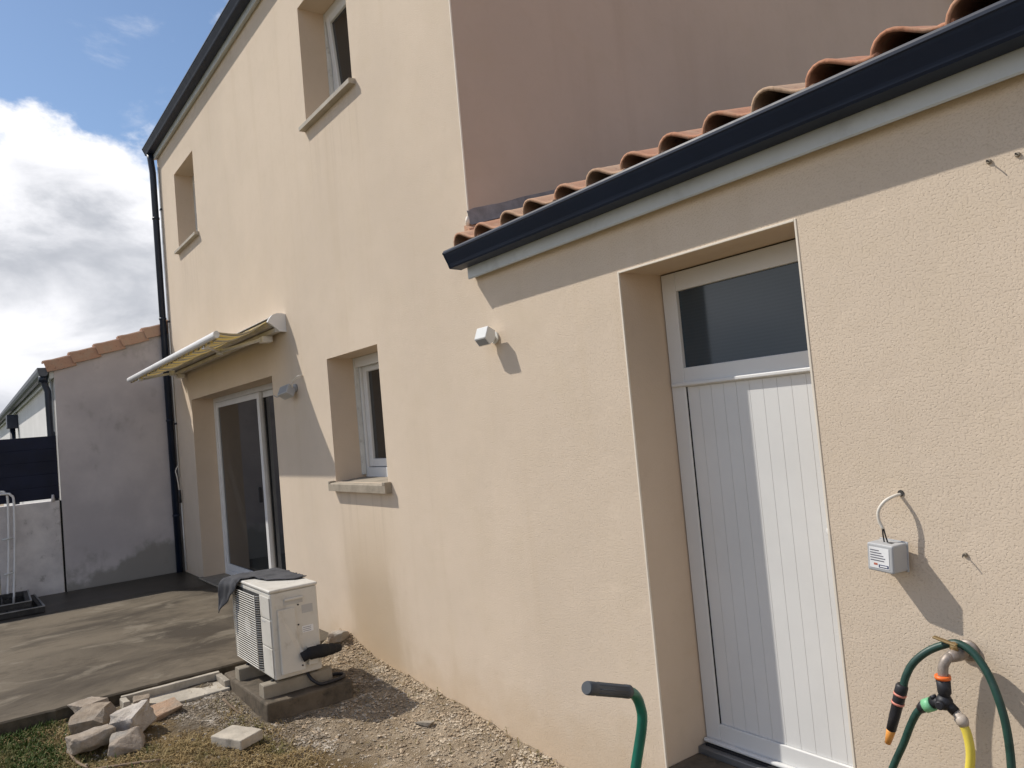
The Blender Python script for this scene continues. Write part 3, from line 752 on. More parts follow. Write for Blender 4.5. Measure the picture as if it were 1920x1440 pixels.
# fabric: slack between roller and bar
bm = bmesh.new(); rows = []; NXF, NYFa = 120, 18
for i in range(NXF+1):
    x = AX0+.05 + (AX1-AX0-.10)*i/NXF; r = []
    for j in range(NYFa+1):
        u = j/NYFa; y = -.108 + (BY+.006+.108)*u
        zl = 2.628 + (BZ+.034-2.628)*u
        sag = -.060*math.sin(math.pi*min(1, u*1.02))**1.1*(1+.20*fbm(x, 0, 1.3, 2))
        rip = .011*math.sin(x*15+fbm(x, 2, 2, 2)*3)*math.sin(math.pi*u)*(1-u*.5)
        r.append(bm.verts.new((x, y, zl+sag+rip)))
    rows.append(r)
for p, q in zip(rows, rows[1:]):
    for j in range(NYFa): bm.faces.new((p[j], p[j+1], q[j+1], q[j]))
link_bm('fabric', bm, 'fabric', aw, True)
for s, xs_ in ((1, AX1-.30), (-1, AX0+.30)):
    bx = xs_ - s*1.0
    sh_ = (xs_, -.11, 2.495); el = (xs_-s*.62, -.30, 2.468); wr = (xs_-s*.16, BY+.05, 2.452)
    tube('arm', [sh_, el], .016, 'white_paint', aw, 8); tube('forearm', [el, wr], .013, 'white_paint', aw, 8)
    tube('elbow', [(el[0], el[1], el[2]-.028), (el[0], el[1], el[2]+.028)], .030, 'pvc_dirty', aw, 10)
    box('arm_bracket', xs_-.05, xs_+.05, -.125, -.035, 2.465, 2.516, 'white_paint', aw, .006)
    box('bar_bracket', wr[0]-.035, wr[0]+.035, BY+.01, BY+.06, 2.435, 2.462, 'white_paint', aw, .005)

# ------------------------------------------------------------------ wall lamps
lm = empty('wall_lamp', (-3.24, 0, 2.04)); tag(lm, 'white box spotlight on the sunny wall below the gutter end', 'lamp')
prof = [(-.055, 2.098), (-.078, 2.040), (-.050, 2.002), (-.014, 2.030), (-.012, 2.075)]
q = [(y-.022, z-.003) for y, z in prof]
bm = bmesh.new(); n = len(q); v0 = [bm.verts.new((-3.298, y, z)) for y, z in q]; v1 = [bm.verts.new((-3.196, y, z)) for y, z in q]
bm.faces.new(v0[::-1]); bm.faces.new(v1)
for i in range(n): bm.faces.new((v0[i], v0[(i+1) % n], v1[(i+1) % n], v1[i]))
bmesh.ops.bevel(bm, geom=list(bm.edges), offset=.003, segments=2, profile=.5, affect='EDGES')
hd = link_bm('lamp_head', bm, 'lamp_white', lm)
bm = bmesh.new(); bbox(bm, -3.288, -3.206, -.0015, 0, -.020, .020, 0)
bm.free()
p0, p1 = Vector((0, q[1][0], q[1][1])), Vector((0, q[2][0], q[2][1])); dn = (p1-p0); nrm = Vector((0, -dn.z, dn.y)).normalized()
if nrm.z > 0: nrm = -nrm
A0 = p0 + dn*.12 + nrm*.002; A1 = p0 + dn*.88 + nrm*.002
link_mesh('lens', [(-3.29, A0.y, A0.z), (-3.204, A0.y, A0.z), (-3.204, A1.y, A1.z), (-3.29, A1.y, A1.z), (-3.29, A0.y+.002, A0.z+.002), (-3.204, A0.y+.002, A0.z+.002), (-3.204, A1.y+.002, A1.z+.002), (-3.29, A1.y+.002, A1.z+.002)],
          [(0, 1, 2, 3), (7, 6, 5, 4), (0, 4, 5, 1), (1, 5, 6, 2), (2, 6, 7, 3), (3, 7, 4, 0)], 'lamp_grey', lm)
tube('arm', [(-3.245, -.04, 2.045), (-3.245, -.018, 2.04), (-3.245, -.008, 2.04)], .014, 'lamp_white', lm, 10)
tube('wall_plate', [(-3.245, -.0005, 2.04), (-3.245, -.010, 2.04)], .032, 'lamp_white', lm, 16)

l2 = empty('wall_lamp', (-6.15, 0, 2.0)); tag(l2, 'grey box lamp with loose wires in the shade under the awning', 'lamp')
mt2 = Matrix.Translation((-6.15, -.075, 2.005)) @ Matrix.Rotation(math.radians(-18), 4, 'Y') @ Matrix.Rotation(math.radians(-26), 4, 'X') @ Matrix.Rotation(math.radians(20), 4, 'Z')
box('lamp_head', -.06, .06, -.04, .04, -.042, .042, 'box_grey', l2, .005, mt2)
box('lens', -.05, .05, -.043, -.0405, -.032, .032, 'lamp_grey', l2, .001, mt2)
tube('wall_plate', [(-6.13, -.0005, 2.03), (-6.13, -.02, 2.03)], .035, 'lamp_grey', l2, 12)
tube('arm', [(-6.13, -.015, 2.03), (-6.14, -.05, 2.015)], .014, 'lamp_grey', l2, 8)
for k, dx in enumerate((0, .012)):
    tube('wire', spline([(-6.06+dx, -.06, 2.03), (-6.03+dx, -.07, 2.07+.01*k), (-5.99+dx, -.04, 2.10+.015*k), (-5.97+dx, -.004, 2.12)], 5), .0035, 'cable_white', l2, 5)
tube('wire', spline([(-6.24, -.09, 1.985), (-6.29, -.11, 1.975), (-6.33, -.12, 1.99)], 4), .004, 'lamp_grey', l2, 5)

# ------------------------------------------------------------------ hanging grey connection box
jb = empty('connection_box', (-1.25, 0, 1.1)); tag(jb, 'grey electrical box with a sticker hanging from the wall by its cable', 'electrical box')
mj = Matrix.Translation((-1.247, -.052, 1.096)) @ Matrix.Rotation(math.radians(-7), 4, 'Z') @ Matrix.Rotation(math.radians(4), 4, 'Y')
box('case', -.043, .043, -.036, .036, -.042, .042, 'box_grey', jb, .006, mj, 3)
box('lid_flange', -.046, .046, .031, .0345, -.045, .045, 'box_grey', jb, .001, mj)
stk = box('sticker', -.034, .030, -.0370, -.0362, -.031, .031, 'sticker', jb, 0, mj)
for k in range(5):
    zz = .022 - k*.0075; x1 = (.004, .012, .018, .024, .02)[k]
    box('print_line', -.031, x1-.006, -.0375, -.0371, zz-.0014, zz+.0014, 'ink', stk, 0, mj)
box('print_mark', -.004, .028, -.0375, -.0371, -.028, -.019, 'ink_blue', stk, 0, mj)
box('print_mark', .0, .024, -.0379, -.0376, -.0255, -.0215, 'sticker', stk, 0, mj)
box('print_mark', -.020, -.008, -.0375, -.0371, -.022, -.016, 'ink_red', stk, 0, mj)
box('slot', .008, .022, -.010, .004, .0415, .0426, 'hole', jb, 0, mj)
tube('cable', spline([(-1.214, .002, 1.275), (-1.222, -.03, 1.272), (-1.240, -.05, 1.258), (-1.256, -.058, 1.232), (-1.258, -.058, 1.205), (-1.250, -.055, 1.178)], 6), .0052, 'cable_white', jb, 8)
for dx in (-.003, .004): tube('wire', spline([(-1.250+dx*.5, -.055, 1.181), (-1.249+dx, -.055, 1.160), (-1.247+dx*1.5, -.053, 1.136)], 4), .0022, 'black_plastic', jb, 6)
tube('hole_rim', [(-1.212, .001, 1.279), (-1.212, -.002, 1.279)], .010, 'hole', jb, 8)

# ------------------------------------------------------------------ tap, splitter and hoses
tp = empty('tap', (-1.08, 0, .85)); tag(tp, 'old metal garden tap on the wall with its lever turned up', 'tap')
tube('flange', [(-1.070, -.0005, .838), (-1.070, -.008, .838), (-1.070, -.012, .838)], [.030, .030, .022], 'chrome', tp, 16)
tube('body', [(-1.070, -.010, .838), (-1.070, -.035, .838), (-1.071, -.036, .838), (-1.072, -.06, .840), (-1.074, -.09, .842), (-1.075, -.103, .842)], [.013, .013, .019, .019, .017, .012], 'chrome', tp, 12)
tube('spout', spline([(-1.074, -.082, .845), (-1.080, -.105, .838), (-1.088, -.115, .818), (-1.091, -.117, .790)], 5), .0135, 'chrome', tp, 12)
tube('stem', [(-1.073, -.075, .855), (-1.073, -.078, .876)], [.012, .008], 'brass', tp, 10)
box('lever', -1.125, -1.062, -.088, -.072, .874, .880, 'brass', tp, .002, Matrix.Translation((-1.09, -.08, .877)) @ Matrix.Rotation(.22, 4, 'Y') @ Matrix.Translation((1.09, .08, -.877)))
SP = Vector((-1.092, -.117, .79))
spt = empty('hose_splitter', SP); tag(spt, 'black two-way hose splitter with an orange ring below the tap', 'hose splitter')
SPt = (-1.092, -.117)
tube('ring', [(*SPt, .793), (*SPt, .783)], .0205, 'orange', spt, 18)
tube('collar', [(*SPt, .784), (*SPt, .745), (-1.093, -.117, .742), (-1.094, -.117, .730)], [.0185, .0175, .015, .015], 'black_plastic', spt, 16)
tube('hub', [(-1.094, -.117, .738), (-1.095, -.117, .725), (-1.096, -.117, .708), (-1.096, -.117, .70)], [.015, .022, .022, .012], 'black_plastic', spt, 14)
tube('valve_knob', [(-1.096, -.132, .717), (-1.096, -.147, .717), (-1.096, -.149, .717)], [.012, .012, .009], 'black_plastic', spt, 12)
tube('branch', [(-1.098, -.117, .722), (-1.130, -.117, .706)], .014, 'black_plastic', spt, 12)
tube('branch', [(-1.094, -.117, .722), (-1.068, -.117, .698)], .014, 'black_plastic', spt, 12)
tube('valve_knob', [(-1.122, -.117, .722), (-1.127, -.117, .731)], .009, 'black_plastic', spt, 10)
# green hose from the left branch to the ground
h1 = empty('green_hose', (-1.14, -.117, .70)); tag(h1, 'dark green hose with a mint collar on the splitter left branch', 'hose')
h1pts = spline([(-1.157, -.117, .691), (-1.178, -.117, .667), (-1.20, -.117, .627), (-1.225, -.12, .57), (-1.262, -.13, .49), (-1.31, -.15, .36), (-1.36, -.19, .18), (-1.36, -.28, .0), (-1.25, -.42, gh(-1.25, -.42)+.012), (-.9, -.55, gh(-.9, -.55)+.012), (-.4, -.5, gh(-.4, -.5)+.012)], 8)
tube('hose_tube', h1pts, .0105, 'hose_green', h1, 12)
tube('collar', [(-1.128, -.117, .707), (-1.150, -.117, .695)], .0190, 'mint', h1, 16)
tube('coupling', [(-1.150, -.117, .695), (-1.154, -.117, .693), (-1.166, -.117, .682)], [.0165, .0165, .0125], 'black_plastic', h1, 14)
# yellow hose from the right branch
h2 = empty('yellow_hose', (-1.06, -.117, .69)); tag(h2, 'yellow hose with a beige coupling on the splitter right branch', 'hose')
tube('hose_tube', spline([(-1.052, -.117, .672), (-1.043, -.118, .640), (-1.040, -.120, .595), (-1.050, -.122, .535), (-1.068, -.13, .44), (-1.09, -.15, .28), (-1.08, -.20, .1), (-1.0, -.3, -.05), (-.85, -.42, gh(-.85, -.42)+.012), (-.5, -.4, gh(-.5, -.4)+.012)], 8), .0118, 'hose_yellow', h2, 12)
tube('coupling', [(-1.070, -.117, .700), (-1.062, -.117, .690), (-1.0615, -.117, .6895), (-1.0605, -.117, .688), (-1.060, -.117, .6875), (-1.052, -.117, .676), (-1.049, -.117, .666)], [.0125, .0125, .0135, .0135, .0165, .0165, .0130], 'beige_plastic', h2, 14)
# green hose with spray nozzle hung over the tap
h3 = empty('nozzle_hose', (-1.1, -.05, .85)); tag(h3, 'dark green hose arching over the tap with a black spray nozzle', 'hose')
tube('hose_tube', spline([(-1.216, -.105, .722), (-1.208, -.10, .757), (-1.186, -.09, .800), (-1.150, -.075, .836), (-1.110, -.058, .858), (-1.070, -.053, .868), (-1.030, -.056, .848), (-1.000, -.062, .808), (-.978, -.07, .755), (-.962, -.075, .68), (-.958, -.08, .58), (-.965, -.09, .44), (-.985, -.12, .25), (-1.0, -.17, .05), (-.95, -.27, gh(-.95, -.27)+.012), (-.7, -.3, gh(-.7, -.3)+.012)], 8), .0108, 'hose_green', h3, 12)
n0 = Vector((-1.216, -.105, .738)); n1_ = Vector((-1.262, -.112, .598)); nd = (n1_-n0).normalized(); L_ = (n1_-n0).length
def along(s): return n0 + nd*s
nz_ = tube('nozzle', [along(s) for s in (0, .006, .026, .032, .040, .060, .066, .10, L_)], [.0125, .0170, .0175, .0160, .0165, .0165, .0155, .0150, .0135], 'black_plastic', h3, 16)
for s in (.032, .060): tube('ring', [along(s-.003), along(s+.003)], .0180, 'pink_ring', nz_, 16)
tube('spray_tip', [along(L_), along(L_+.004), along(L_+.045)], [.0115, .0130, .0085], 'orange_tip', nz_, 14)

# ------------------------------------------------------------------ hand truck (its handle rises into the picture)
ht = empty('hand_truck', (-1.3, -1.3, 0)); tag(ht, 'green tubular hand truck handle with a grey rubber grip', 'hand truck')
gp0, gp1 = Vector((-1.476, -1.076, .935)), Vector((-1.508, -.910, .873))
bend = [gp1, Vector((-1.518, -.878, .852)), Vector((-1.522, -.860, .818)), Vector((-1.524, -.858, .77)), Vector((-1.540, -.885, .648)), Vector((-1.575, -.945, .38)), Vector((-1.595, -.98, .18)), Vector((-1.60, -.99, -.06))]
tube('frame_tube', spline([gp1-(gp1-gp0)*.2]+bend, 8), .0138, 'tube_green', ht, 14)
gd = (gp1-gp0).normalized()
rad = [.0155, .0168, .0168, .0160, .0160, .0160, .0175, .0175]
gpts = [gp0, gp0+gd*.004, gp0+gd*.030, gp0+gd*.032, gp0+gd*.09, gp0+gd*.160, gp0+gd*.163, gp1]
grip = tube('grip', gpts, rad, 'grip', ht, 18)
tube('grip_cap', [gp0-gd*.0015, gp0+gd*.001], .0150, 'grip_end', grip, 16)
for k in range(9):      # fine moulded ribs along the grip
    an = 2*math.pi*k/9; sidev = gd.orthogonal().normalized(); ot = (sidev*math.cos(an)+gd.cross(sidev)*math.sin(an))*.0158
    tube('rib', [gp0+gd*.036+ot, gp0+gd*.158+ot], .0012, 'grip', grip, 5)
zb_ = gh(-1.6, -1.0)
tube('axle', [(-1.82, -.94, zb_+.10), (-1.38, -1.04, zb_+.10)], .010, 'steel', ht, 10)
for x, y in ((-1.85, -.93), (-1.35, -1.05)):
    d_ = Vector((.44, -.10, 0)).normalized(); c0 = Vector((x, y, zb_+.10))
    wh = tube('wheel', [c0-d_*.028, c0-d_*.02, c0+d_*.02, c0+d_*.028], [.075, .10, .10, .075], 'rubber', ht, 24); tube('hub', [c0-d_*.030, c0+d_*.030], .045, 'steel', wh, 14)
box('toe_plate', -1.76, -1.44, -1.24, -1.02, zb_+.002, zb_+.008, 'tube_green', ht, .002)
tube('crossbar', [(-1.75, -1.0, zb_+.06), (-1.45, -1.0, zb_+.06)], .012, 'tube_green', ht, 10)

# ------------------------------------------------------------------ heat pump on its pad
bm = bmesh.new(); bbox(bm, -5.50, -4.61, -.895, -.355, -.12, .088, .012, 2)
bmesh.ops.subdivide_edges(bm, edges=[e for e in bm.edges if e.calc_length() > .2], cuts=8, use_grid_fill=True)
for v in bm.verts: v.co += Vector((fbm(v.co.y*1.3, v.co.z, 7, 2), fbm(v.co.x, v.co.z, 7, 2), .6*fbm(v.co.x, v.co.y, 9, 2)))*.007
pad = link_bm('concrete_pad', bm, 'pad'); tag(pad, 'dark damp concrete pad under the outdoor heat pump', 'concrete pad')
for x0, lab in ((-5.29, 'white plastic support block under the left end of the heat pump'), (-4.80, 'white plastic support block under the right end of the heat pump')):
    e = empty('support_block', (x0, -.65, .09)); tag(e, lab, 'support block', 'support blocks of the heat pump')
    prof = [(x0-.005, .086), (x0+.090, .086), (x0+.086, .160), (x0+.072, .166), (x0+.014, .166), (x0, .160)]
    bm = bmesh.new(); n = len(prof); a0 = [bm.verts.new((x, -.872, z)) for x, z in prof]; a1 = [bm.verts.new((x, -.44, z)) for x, z in prof]
    bm.faces.new(a0); bm.faces.new(a1[::-1])
    for i in range(n): bm.faces.new((a0[i], a1[i], a1[(i+1) % n], a0[(i+1) % n]))
    bmesh.ops.bevel(bm, geom=list(bm.edges), offset=.004, segments=2, profile=.5, affect='EDGES'); link_bm('block', bm, 'block', e)
    for y in (-.80, -.53): tube('bolt', [(x0+.04, y, .155), (x0+.04, y, .176)], .012, 'dark_metal', e, 6)
ac = empty('heat_pump', (-5.07, -.65, .17)); tag(ac, 'white outdoor heat pump unit with a wire grille half covered by cloth', 'heat pump')
X0, X1, Y0, Y1, Z0, Z1 = -5.45, -4.70, -.80, -.505, .178, .715
body = bmesh.new(); bbox(body, X0, X1, Y0, Y1, Z0, Z1-.022, .010, 3); body = link_bm('casing', body, 'ac_white', ac)
box('lid', X0-.006, X1+.006, Y0-.006, Y1+.006, Z1-.020, Z1, 'ac_white', ac, .009, None, 3)
# front: dark recess, wire grille, plain panel with two grooves
gxa, gxb = X0+.03, X1-.20
box('fan_opening', gxa, gxb, Y0-.0035, Y0-.001, Z0+.02, Z1-.045, 'ac_dark', ac, 0)
gcx, gcz, gr = (gxa+gxb)/2, (Z0+Z1-.025)/2, .235
fan = empty('fan'); bpy.data.objects.remove(fan)
hub = tube('fan_hub', [(gcx, Y0-.0055, gcz), (gcx, Y0-.009, gcz)], .06, 'ac_grey', ac, 20)
bm = bmesh.new()
for k in range(32):
    zz = Z0+.03 + k*(Z1-.06-Z0-.03)/31
    v, f = tube_geo([(gxa, Y0-.004, zz), (gxa+.03, Y0-.022, zz), (gxb-.03, Y0-.022, zz), (gxb, Y0-.004, zz)], .0032, 5)
    me_v = [bm.verts.new(p) for p in v]
    for q in f: bm.faces.new([me_v[i] for i in q])
gw = link_bm('grille', bm, 'ac_white', ac, True)
for k in range(2):
    xx = gxa+.03+k*(gxb-gxa-.06)
    tube('grille_rod', [(xx, Y0-.024, Z0+.022), (xx, Y0-.026, gcz), (xx, Y0-.024, Z1-.05)], .0025, 'ac_white', gw, 5)
for z0, z1 in ((Z0+.012, Z0+.185), (Z0+.192, Z0+.355), (Z0+.362, Z1-.045)):
    box('front_panel', gxb+.012, X1-.012, Y0-.006, Y0-.0005, z0, z1, 'ac_white', ac, .003)
box('badge', gxb+.035, gxb+.10, Y0-.0075, Y0-.0062, Z0+.335, Z0+.345, 'ac_grey', ac, 0)
# right side: handle recess, service cover, stickers, screws
hr = box('handle_recess', X1+.0005, X1+.004, -.72, -.60, Z1-.105, Z1-.072, 'ac_grey', ac, .0015)
box('handle_lip', X1+.0045, X1+.020, -.72, -.60, Z1-.080, Z1-.066, 'ac_white', hr, .004)
bm = bmesh.new()
q = [(-.765, Z0+.03), (-.62, Z0+.03), (-.62, Z0+.13), (-.655, Z0+.20), (-.655, Z1-.125), (-.765, Z1-.125)]
a0 = [bm.verts.new((X1+.0005, y, z)) for y, z in q]; a1 = [bm.verts.new((X1+(.030 if z < Z0+.15 else .012), y, z)) for y, z in q]
bm.faces.new(a1); bm.faces.new(a0[::-1])
for i in range(6): bm.faces.new((a0[i], a0[(i+1) % 6], a1[(i+1) % 6], a1[i]))
bmesh.ops.bevel(bm, geom=list(bm.edges), offset=.004, segments=2, profile=.5, affect='EDGES')
sc_ = link_bm('service_cover', bm, 'ac_white', ac)
for y, z in ((-.638, Z0+.30), (-.632, Z0+.42), (-.64, Z0+.06)): tube('screw', [(X1, y, z), (X1+.006 if z > Z0+.1 else X1+.034, y, z)], .005, 'dark_metal', ac, 8)
box('sticker', X1+.0005, X1+.0012, -.615, -.545, Z0+.245, Z0+.285, 'sticker', ac, 0)
for k in range(3): box('print_line', X1+.0014, X1+.0018, -.61, -.56, Z0+.273-k*.011, Z0+.276-k*.011, 'ink', ac, 0)
box('sticker', X1+.0005, X1+.0012, -.61, -.54, Z1-.175, Z1-.125, 'ac_grey', ac, 0)
box('valve_block', X1+.0005, X1+.035, -.60, -.54, Z0+.05, Z0+.16, 'ac_white', ac, .004)
# insulated pipes, wrapped, running back towards the wall
pp = empty('insulated_pipe', (-4.68, -.5, .28)); tag(pp, 'black foam-wrapped pipe running from the heat pump to the wall', 'pipe')
tube('wrap', spline([(-4.668, -.640, .285), (-4.655, -.60, .300), (-4.655, -.54, .300), (-4.67, -.48, .292), (-4.685, -.43, .285), (-4.70, -.395, .278)], 6), [.030]*6+[.038]*6+[.040]*6+[.035]*6+[.028]*6+[.026, .0][:1], 'rubber', pp, 14)
tube('wrap_end', [(-4.70, -.397, .278), (-4.706, -.385, .276), (-4.71, -.378, .275)], [.026, .024, .010], 'rubber', pp, 14)
0 and tube('copper_line', spline([(-4.706, -.39, .276), (-4.75, -.25, .24), (-4.80, -.12, .17), (-4.82, -.02, .10)], 5), .010, 'rubber', pp, 8)
dh = tube('drain_hose', spline([(-4.72, -.60, .175), (-4.68, -.585, .135), (-4.66, -.54, .102), (-4.655, -.47, .101), (-4.665, -.40, .102), (-4.71, -.365, .102), (-4.76, -.385, .102), (-4.79, -.44, .103), (-4.83, -.47, .12)], 7), .0105, 'black_plastic', None, 10)
tag(dh, 'thin black drain hose looped on the concrete pad', 'hose')

# cloth thrown over its top left corner
bm = bmesh.new(); NU, NV = 44, 40; rows = []
smax = lambda u: float(np.interp(u, [0, .05, .12, .24, .36, .45, .75, 1], [.50, .57, .53, .46, .38, .235, .20, .07]))
smin = lambda u: float(np.interp(u, [0, .3, .7, 1], [-.03, -.05, -.03, .0]))
yb_ = Y1+.002
for i in range(NU+1):
    u = i/NU; x = X0-.055 + u*.62; r = []
    s0, s1 = smin(u), smax(u)
    for j in range(NV+1):
        s = s0 + (s1-s0)*j/NV
        run = (yb_-(Y0-.012))
        if s < run: y = yb_ - s; z = Z1+.006
        else:
            dq = s-run; bendr = .02
            k_ = max(0., 1-u/.42); y = Y0-.014 - min(dq, .05)*(.25+1.0*k_) - dq*.10*k_; z = Z1+.004 - max(0, dq-.03*k_)*.95
        if s < 0: z -= (-s)*.9; y = yb_+.010
        if u < .09:                                     # hangs over the end
            k = (.09-u)/.09; z -= .050*k*k; x2 = X0-.012-.020*k
        else: x2 = x
        rz = .010*fbm(x*1.2, y+z, 6, 3)+.008*math.sin(x*40+s*9)*(1 if s > run else .35)
        if s >= run: y -= abs(rz)*1.2
        else: z += abs(rz)*.9
        r.append(bm.verts.new((x2, y, z)))
    rows.append(r)
for p, q in zip(rows, rows[1:]):
    for j in range(NV): bm.faces.new((p[j], p[j+1], q[j+1], q[j]))
cl = link_bm('cloth', bm, 'cloth', None, True); sm_ = cl.modifiers.new('thickness', 'SOLIDIFY'); sm_.thickness = .005; sm_.offset = 1
tag(cl, 'dark grey cloth draped over the top corner of the heat pump', 'cloth')

# ------------------------------------------------------------------ rubble and loose things on the soil
def rock(name, loc, dims, rot, seed, material, label, tilt=(0, 0)):
    rr = random.Random(seed); bm = bmesh.new()
    for k in range(26):
        p = Vector((rr.uniform(-1, 1), rr.uniform(-1, 1), rr.uniform(-1, 1)))
        p = Vector((math.copysign(abs(p.x)**.45, p.x), math.copysign(abs(p.y)**.45, p.y), math.copysign(abs(p.z)**.4, p.z)))
        bm.verts.new((p.x*dims[0]*.45, p.y*dims[1]*.45, p.z*dims[2]*.42))
    r = bmesh.ops.convex_hull(bm, input=bm.verts)
    bmesh.ops.delete(bm, geom=[v for v in bm.verts if not v.link_faces], context='VERTS')
    bmesh.ops.dissolve_limit(bm, angle_limit=.28, verts=bm.verts, edges=bm.edges)
    bmesh.ops.bevel(bm, geom=list(bm.edges), offset=min(dims)*.06, segments=2, profile=.5, affect='EDGES', clamp_overlap=True)
    bmesh.ops.triangulate(bm, faces=bm.faces)
    bmesh.ops.subdivide_edges(bm, edges=[e for e in bm.edges if e.calc_length() > min(dims)*.25], cuts=2)
    bmesh.ops.triangulate(bm, faces=bm.faces)
    bmesh.ops.subdivide_edges(bm, edges=[e for e in bm.edges if e.calc_length() > min(dims)*.09], cuts=1)
    bmesh.ops.triangulate(bm, faces=bm.faces)
    for v in bm.verts:
        d = fbm(v.co.x*1.0+seed, v.co.y+v.co.z*1.7, 13, 5); v.co += v.co.normalized()*(d*min(dims)*.065)
    o = link_bm(name, bm, material); o.rotation_euler = (tilt[0], tilt[1], rot)
    o.location = loc; tag(o, label, 'stone', 'stones piled beside the slab'); return o
rock('stone', (-5.60, -1.69, .055), (.22, .20, .12), .4, 3, 'stone_warm', 'grey-brown stone at the back of the pile against the slab')
rock('stone', (-5.36, -1.69, .055), (.26, .25, .13), -.5, 8, 'stone_brown', 'flat-topped brown stone in the middle of the pile', (.1, .15))
rock('stone', (-4.99, -1.745, .045), (.17, .26, .135), .15, 21, 'stone_warm', 'blocky tan stone at the left front of the pile', (0, -.1))
rock('stone', (-5.08, -1.53, .065), (.20, .225, .18), .7, 5, 'stone_pale', 'tall pale pinkish stone standing on the right of the pile', (.25, -.15))
rock('stone', (-4.845, -1.60, .03), (.15, .215, .11), -.3, 14, 'stone_warm', 'low wedge-shaped stone in front of the pale stone', (.1, .2))
rock('stone', (-5.24, -1.32, .025), (.20, .25, .085), .3, 33, 'stone_orange', 'flat orange-brown stone lying right of the pile', (.15, .1))
rock('stone', (-5.42, -1.42, .055), (.15, .13, .085), -.2, 47, 'stone_brown', 'dark square stone at the trough corner behind the pale stone')
rk = rock('stone', (-5.42, -.10, .16), (.17, .13, .10), .6, 61, 'stone_warm', 'crumbling sandy stone against the wall behind the heat pump'); del rk['group']
sh = rock('stone_shard', (-3.93, -.235, gh(-3.93, -.235)+.008), (.13, .055, .03), .5, 55, 'concrete', 'thin grey shard lying on the sand near the wall'); sh['category'] = 'stone'; del sh['group']
# half-buried paver
bm = bmesh.new(); bbox(bm, -.13, .13, -.075, .075, -.03, .024, .006, 2)
bmesh.ops.subdivide_edges(bm, edges=[e for e in bm.edges if e.calc_length() > .1], cuts=5, use_grid_fill=True)
for v in bm.verts: v.co += Vector((fbm(v.co.y, v.co.z, 14, 2), fbm(v.co.x, v.co.z, 14, 2), .4*fbm(v.co.x, v.co.y, 12, 2)))*.006
pv = link_bm('paver', bm, 'concrete_pale'); pv.location = (-4.50, -1.10, gh(-4.5, -1.1)+.03); pv.rotation_euler = (.05, -.05, math.radians(22))
tag(pv, 'loose pale concrete paver lying on gravel before the heat pump', 'paver')
# broken concrete channel lying along the slab edge
tr_ = empty('concrete_channel', (-5.45, -1.2, 0)); tag(tr_, 'broken concrete channel block lying beside the slab edge', 'channel')
def cast(name, x0, x1, y0, y1, z0, z1, material, seed):
    bm = bmesh.new(); bbox(bm, x0, x1, y0, y1, z0, z1, .005, 2)
    bmesh.ops.subdivide_edges(bm, edges=[e for e in bm.edges if e.calc_length() > .1], cuts=8, use_grid_fill=True)
    for v in bm.verts: v.co += Vector((fbm(v.co.y+seed, v.co.z, 12, 2), fbm(v.co.x+seed, v.co.z, 12, 2), .5*fbm(v.co.x, v.co.y, 12, 2)))*.006
    return link_bm(name, bm, material, tr_)
cast('bed', -5.595, -5.32, -1.50, -.90, -.05, .030, 'concrete_pale', 1)
cast('back_rim', -5.615, -5.578, -1.505, -.895, -.04, .078, 'concrete_pale', 4)
cast('end_rim', -5.572, -5.46, -1.515, -1.475, .0, .074, 'concrete_pale', 7)
cast('end_rim', -5.572, -5.36, -.925, -.885, .0, .070, 'concrete', 9)
# sticks
for pts, lab in ((((-5.02, -1.86, .03), (-4.88, -1.84, .015), (-4.73, -1.80, .02)), 'short pale stick lying in the grass before the stones'), (((-4.73, -1.81, .01), (-4.64, -1.66, .015), (-4.53, -1.49, .02)), 'long thin twig on the soil in front of the stones'), (((-5.05, -1.02, .055), (-4.95, -.99, .02), (-4.85, -.955, -.005)), 'thin dark twig lying at the foot of the concrete pad')):
    tag(tube('stick', spline([(x, y, gh(x, y)+z) for x, y, z in pts], 5), [.0075]*9+[.006]*2, 'wood_stick', None, 6), lab, 'stick')

# ------------------------------------------------------------------ stuff: clods, pebbles, grass
def scatter(name, n, region, size, material, seed, dens=None, flat=.65):
    r = np.random.default_rng(seed); V, F = [], []; k = 0; tries = 0
    oct_ = np.array([(1, 0, 0), (0, 1, 0), (-1, 0, 0), (0, -1, 0), (0, 0, 1), (0, 0, -1), (.62, .62, .45), (-.62, .62, .4), (-.62, -.62, .45), (.62, -.62, .4)])
    of = [(0, 6, 4), (6, 1, 4), (1, 7, 4), (7, 2, 4), (2, 8, 4), (8, 3, 4), (3, 9, 4), (9, 0, 4), (0, 6, 5), (6, 1, 5), (1, 7, 5), (7, 2, 5), (2, 8, 5), (8, 3, 5), (3, 9, 5), (9, 0, 5)]
    while k < n and tries < n*12:
        tries += 1
        x = r.uniform(region[0], region[1]); y = r.uniform(region[2], region[3])
        if dens is not None and r.random() > dens(x, y): continue
        s = size[0]*(size[1]/size[0])**(r.random()**2.0)
        p = oct_*r.uniform(.7, 1.3, (10, 1))*s*np.array([1, r.uniform(.7, 1.1), flat]); an = r.uniform(0, 6.28)
        c_, s_ = math.cos(an), math.sin(an); z0 = gh(x, y)+s*.15
        b0 = len(V)
        for q in p: V.append((x+c_*q[0]-s_*q[1], y+s_*q[0]+c_*q[1], z0+q[2]))
        F += [tuple(b0+i for i in f) for f in of]; k += 1
    return link_mesh(name, V, F, material)
def in_pad(x, y): return -5.52 < x < -4.58 and -.92 < y < -.33
def d_clod(x, y):
    if in_pad(x, y) or x < -5.55: return 0
    if y - .5*x - 1.27 < .05: return .04
    return (.16+.84*math.exp(-abs(y+.06)/.12)) * (.25+.75*max(0, mnoise.noise(Vector((x*3.1, y*3.1, 8)))+.45))
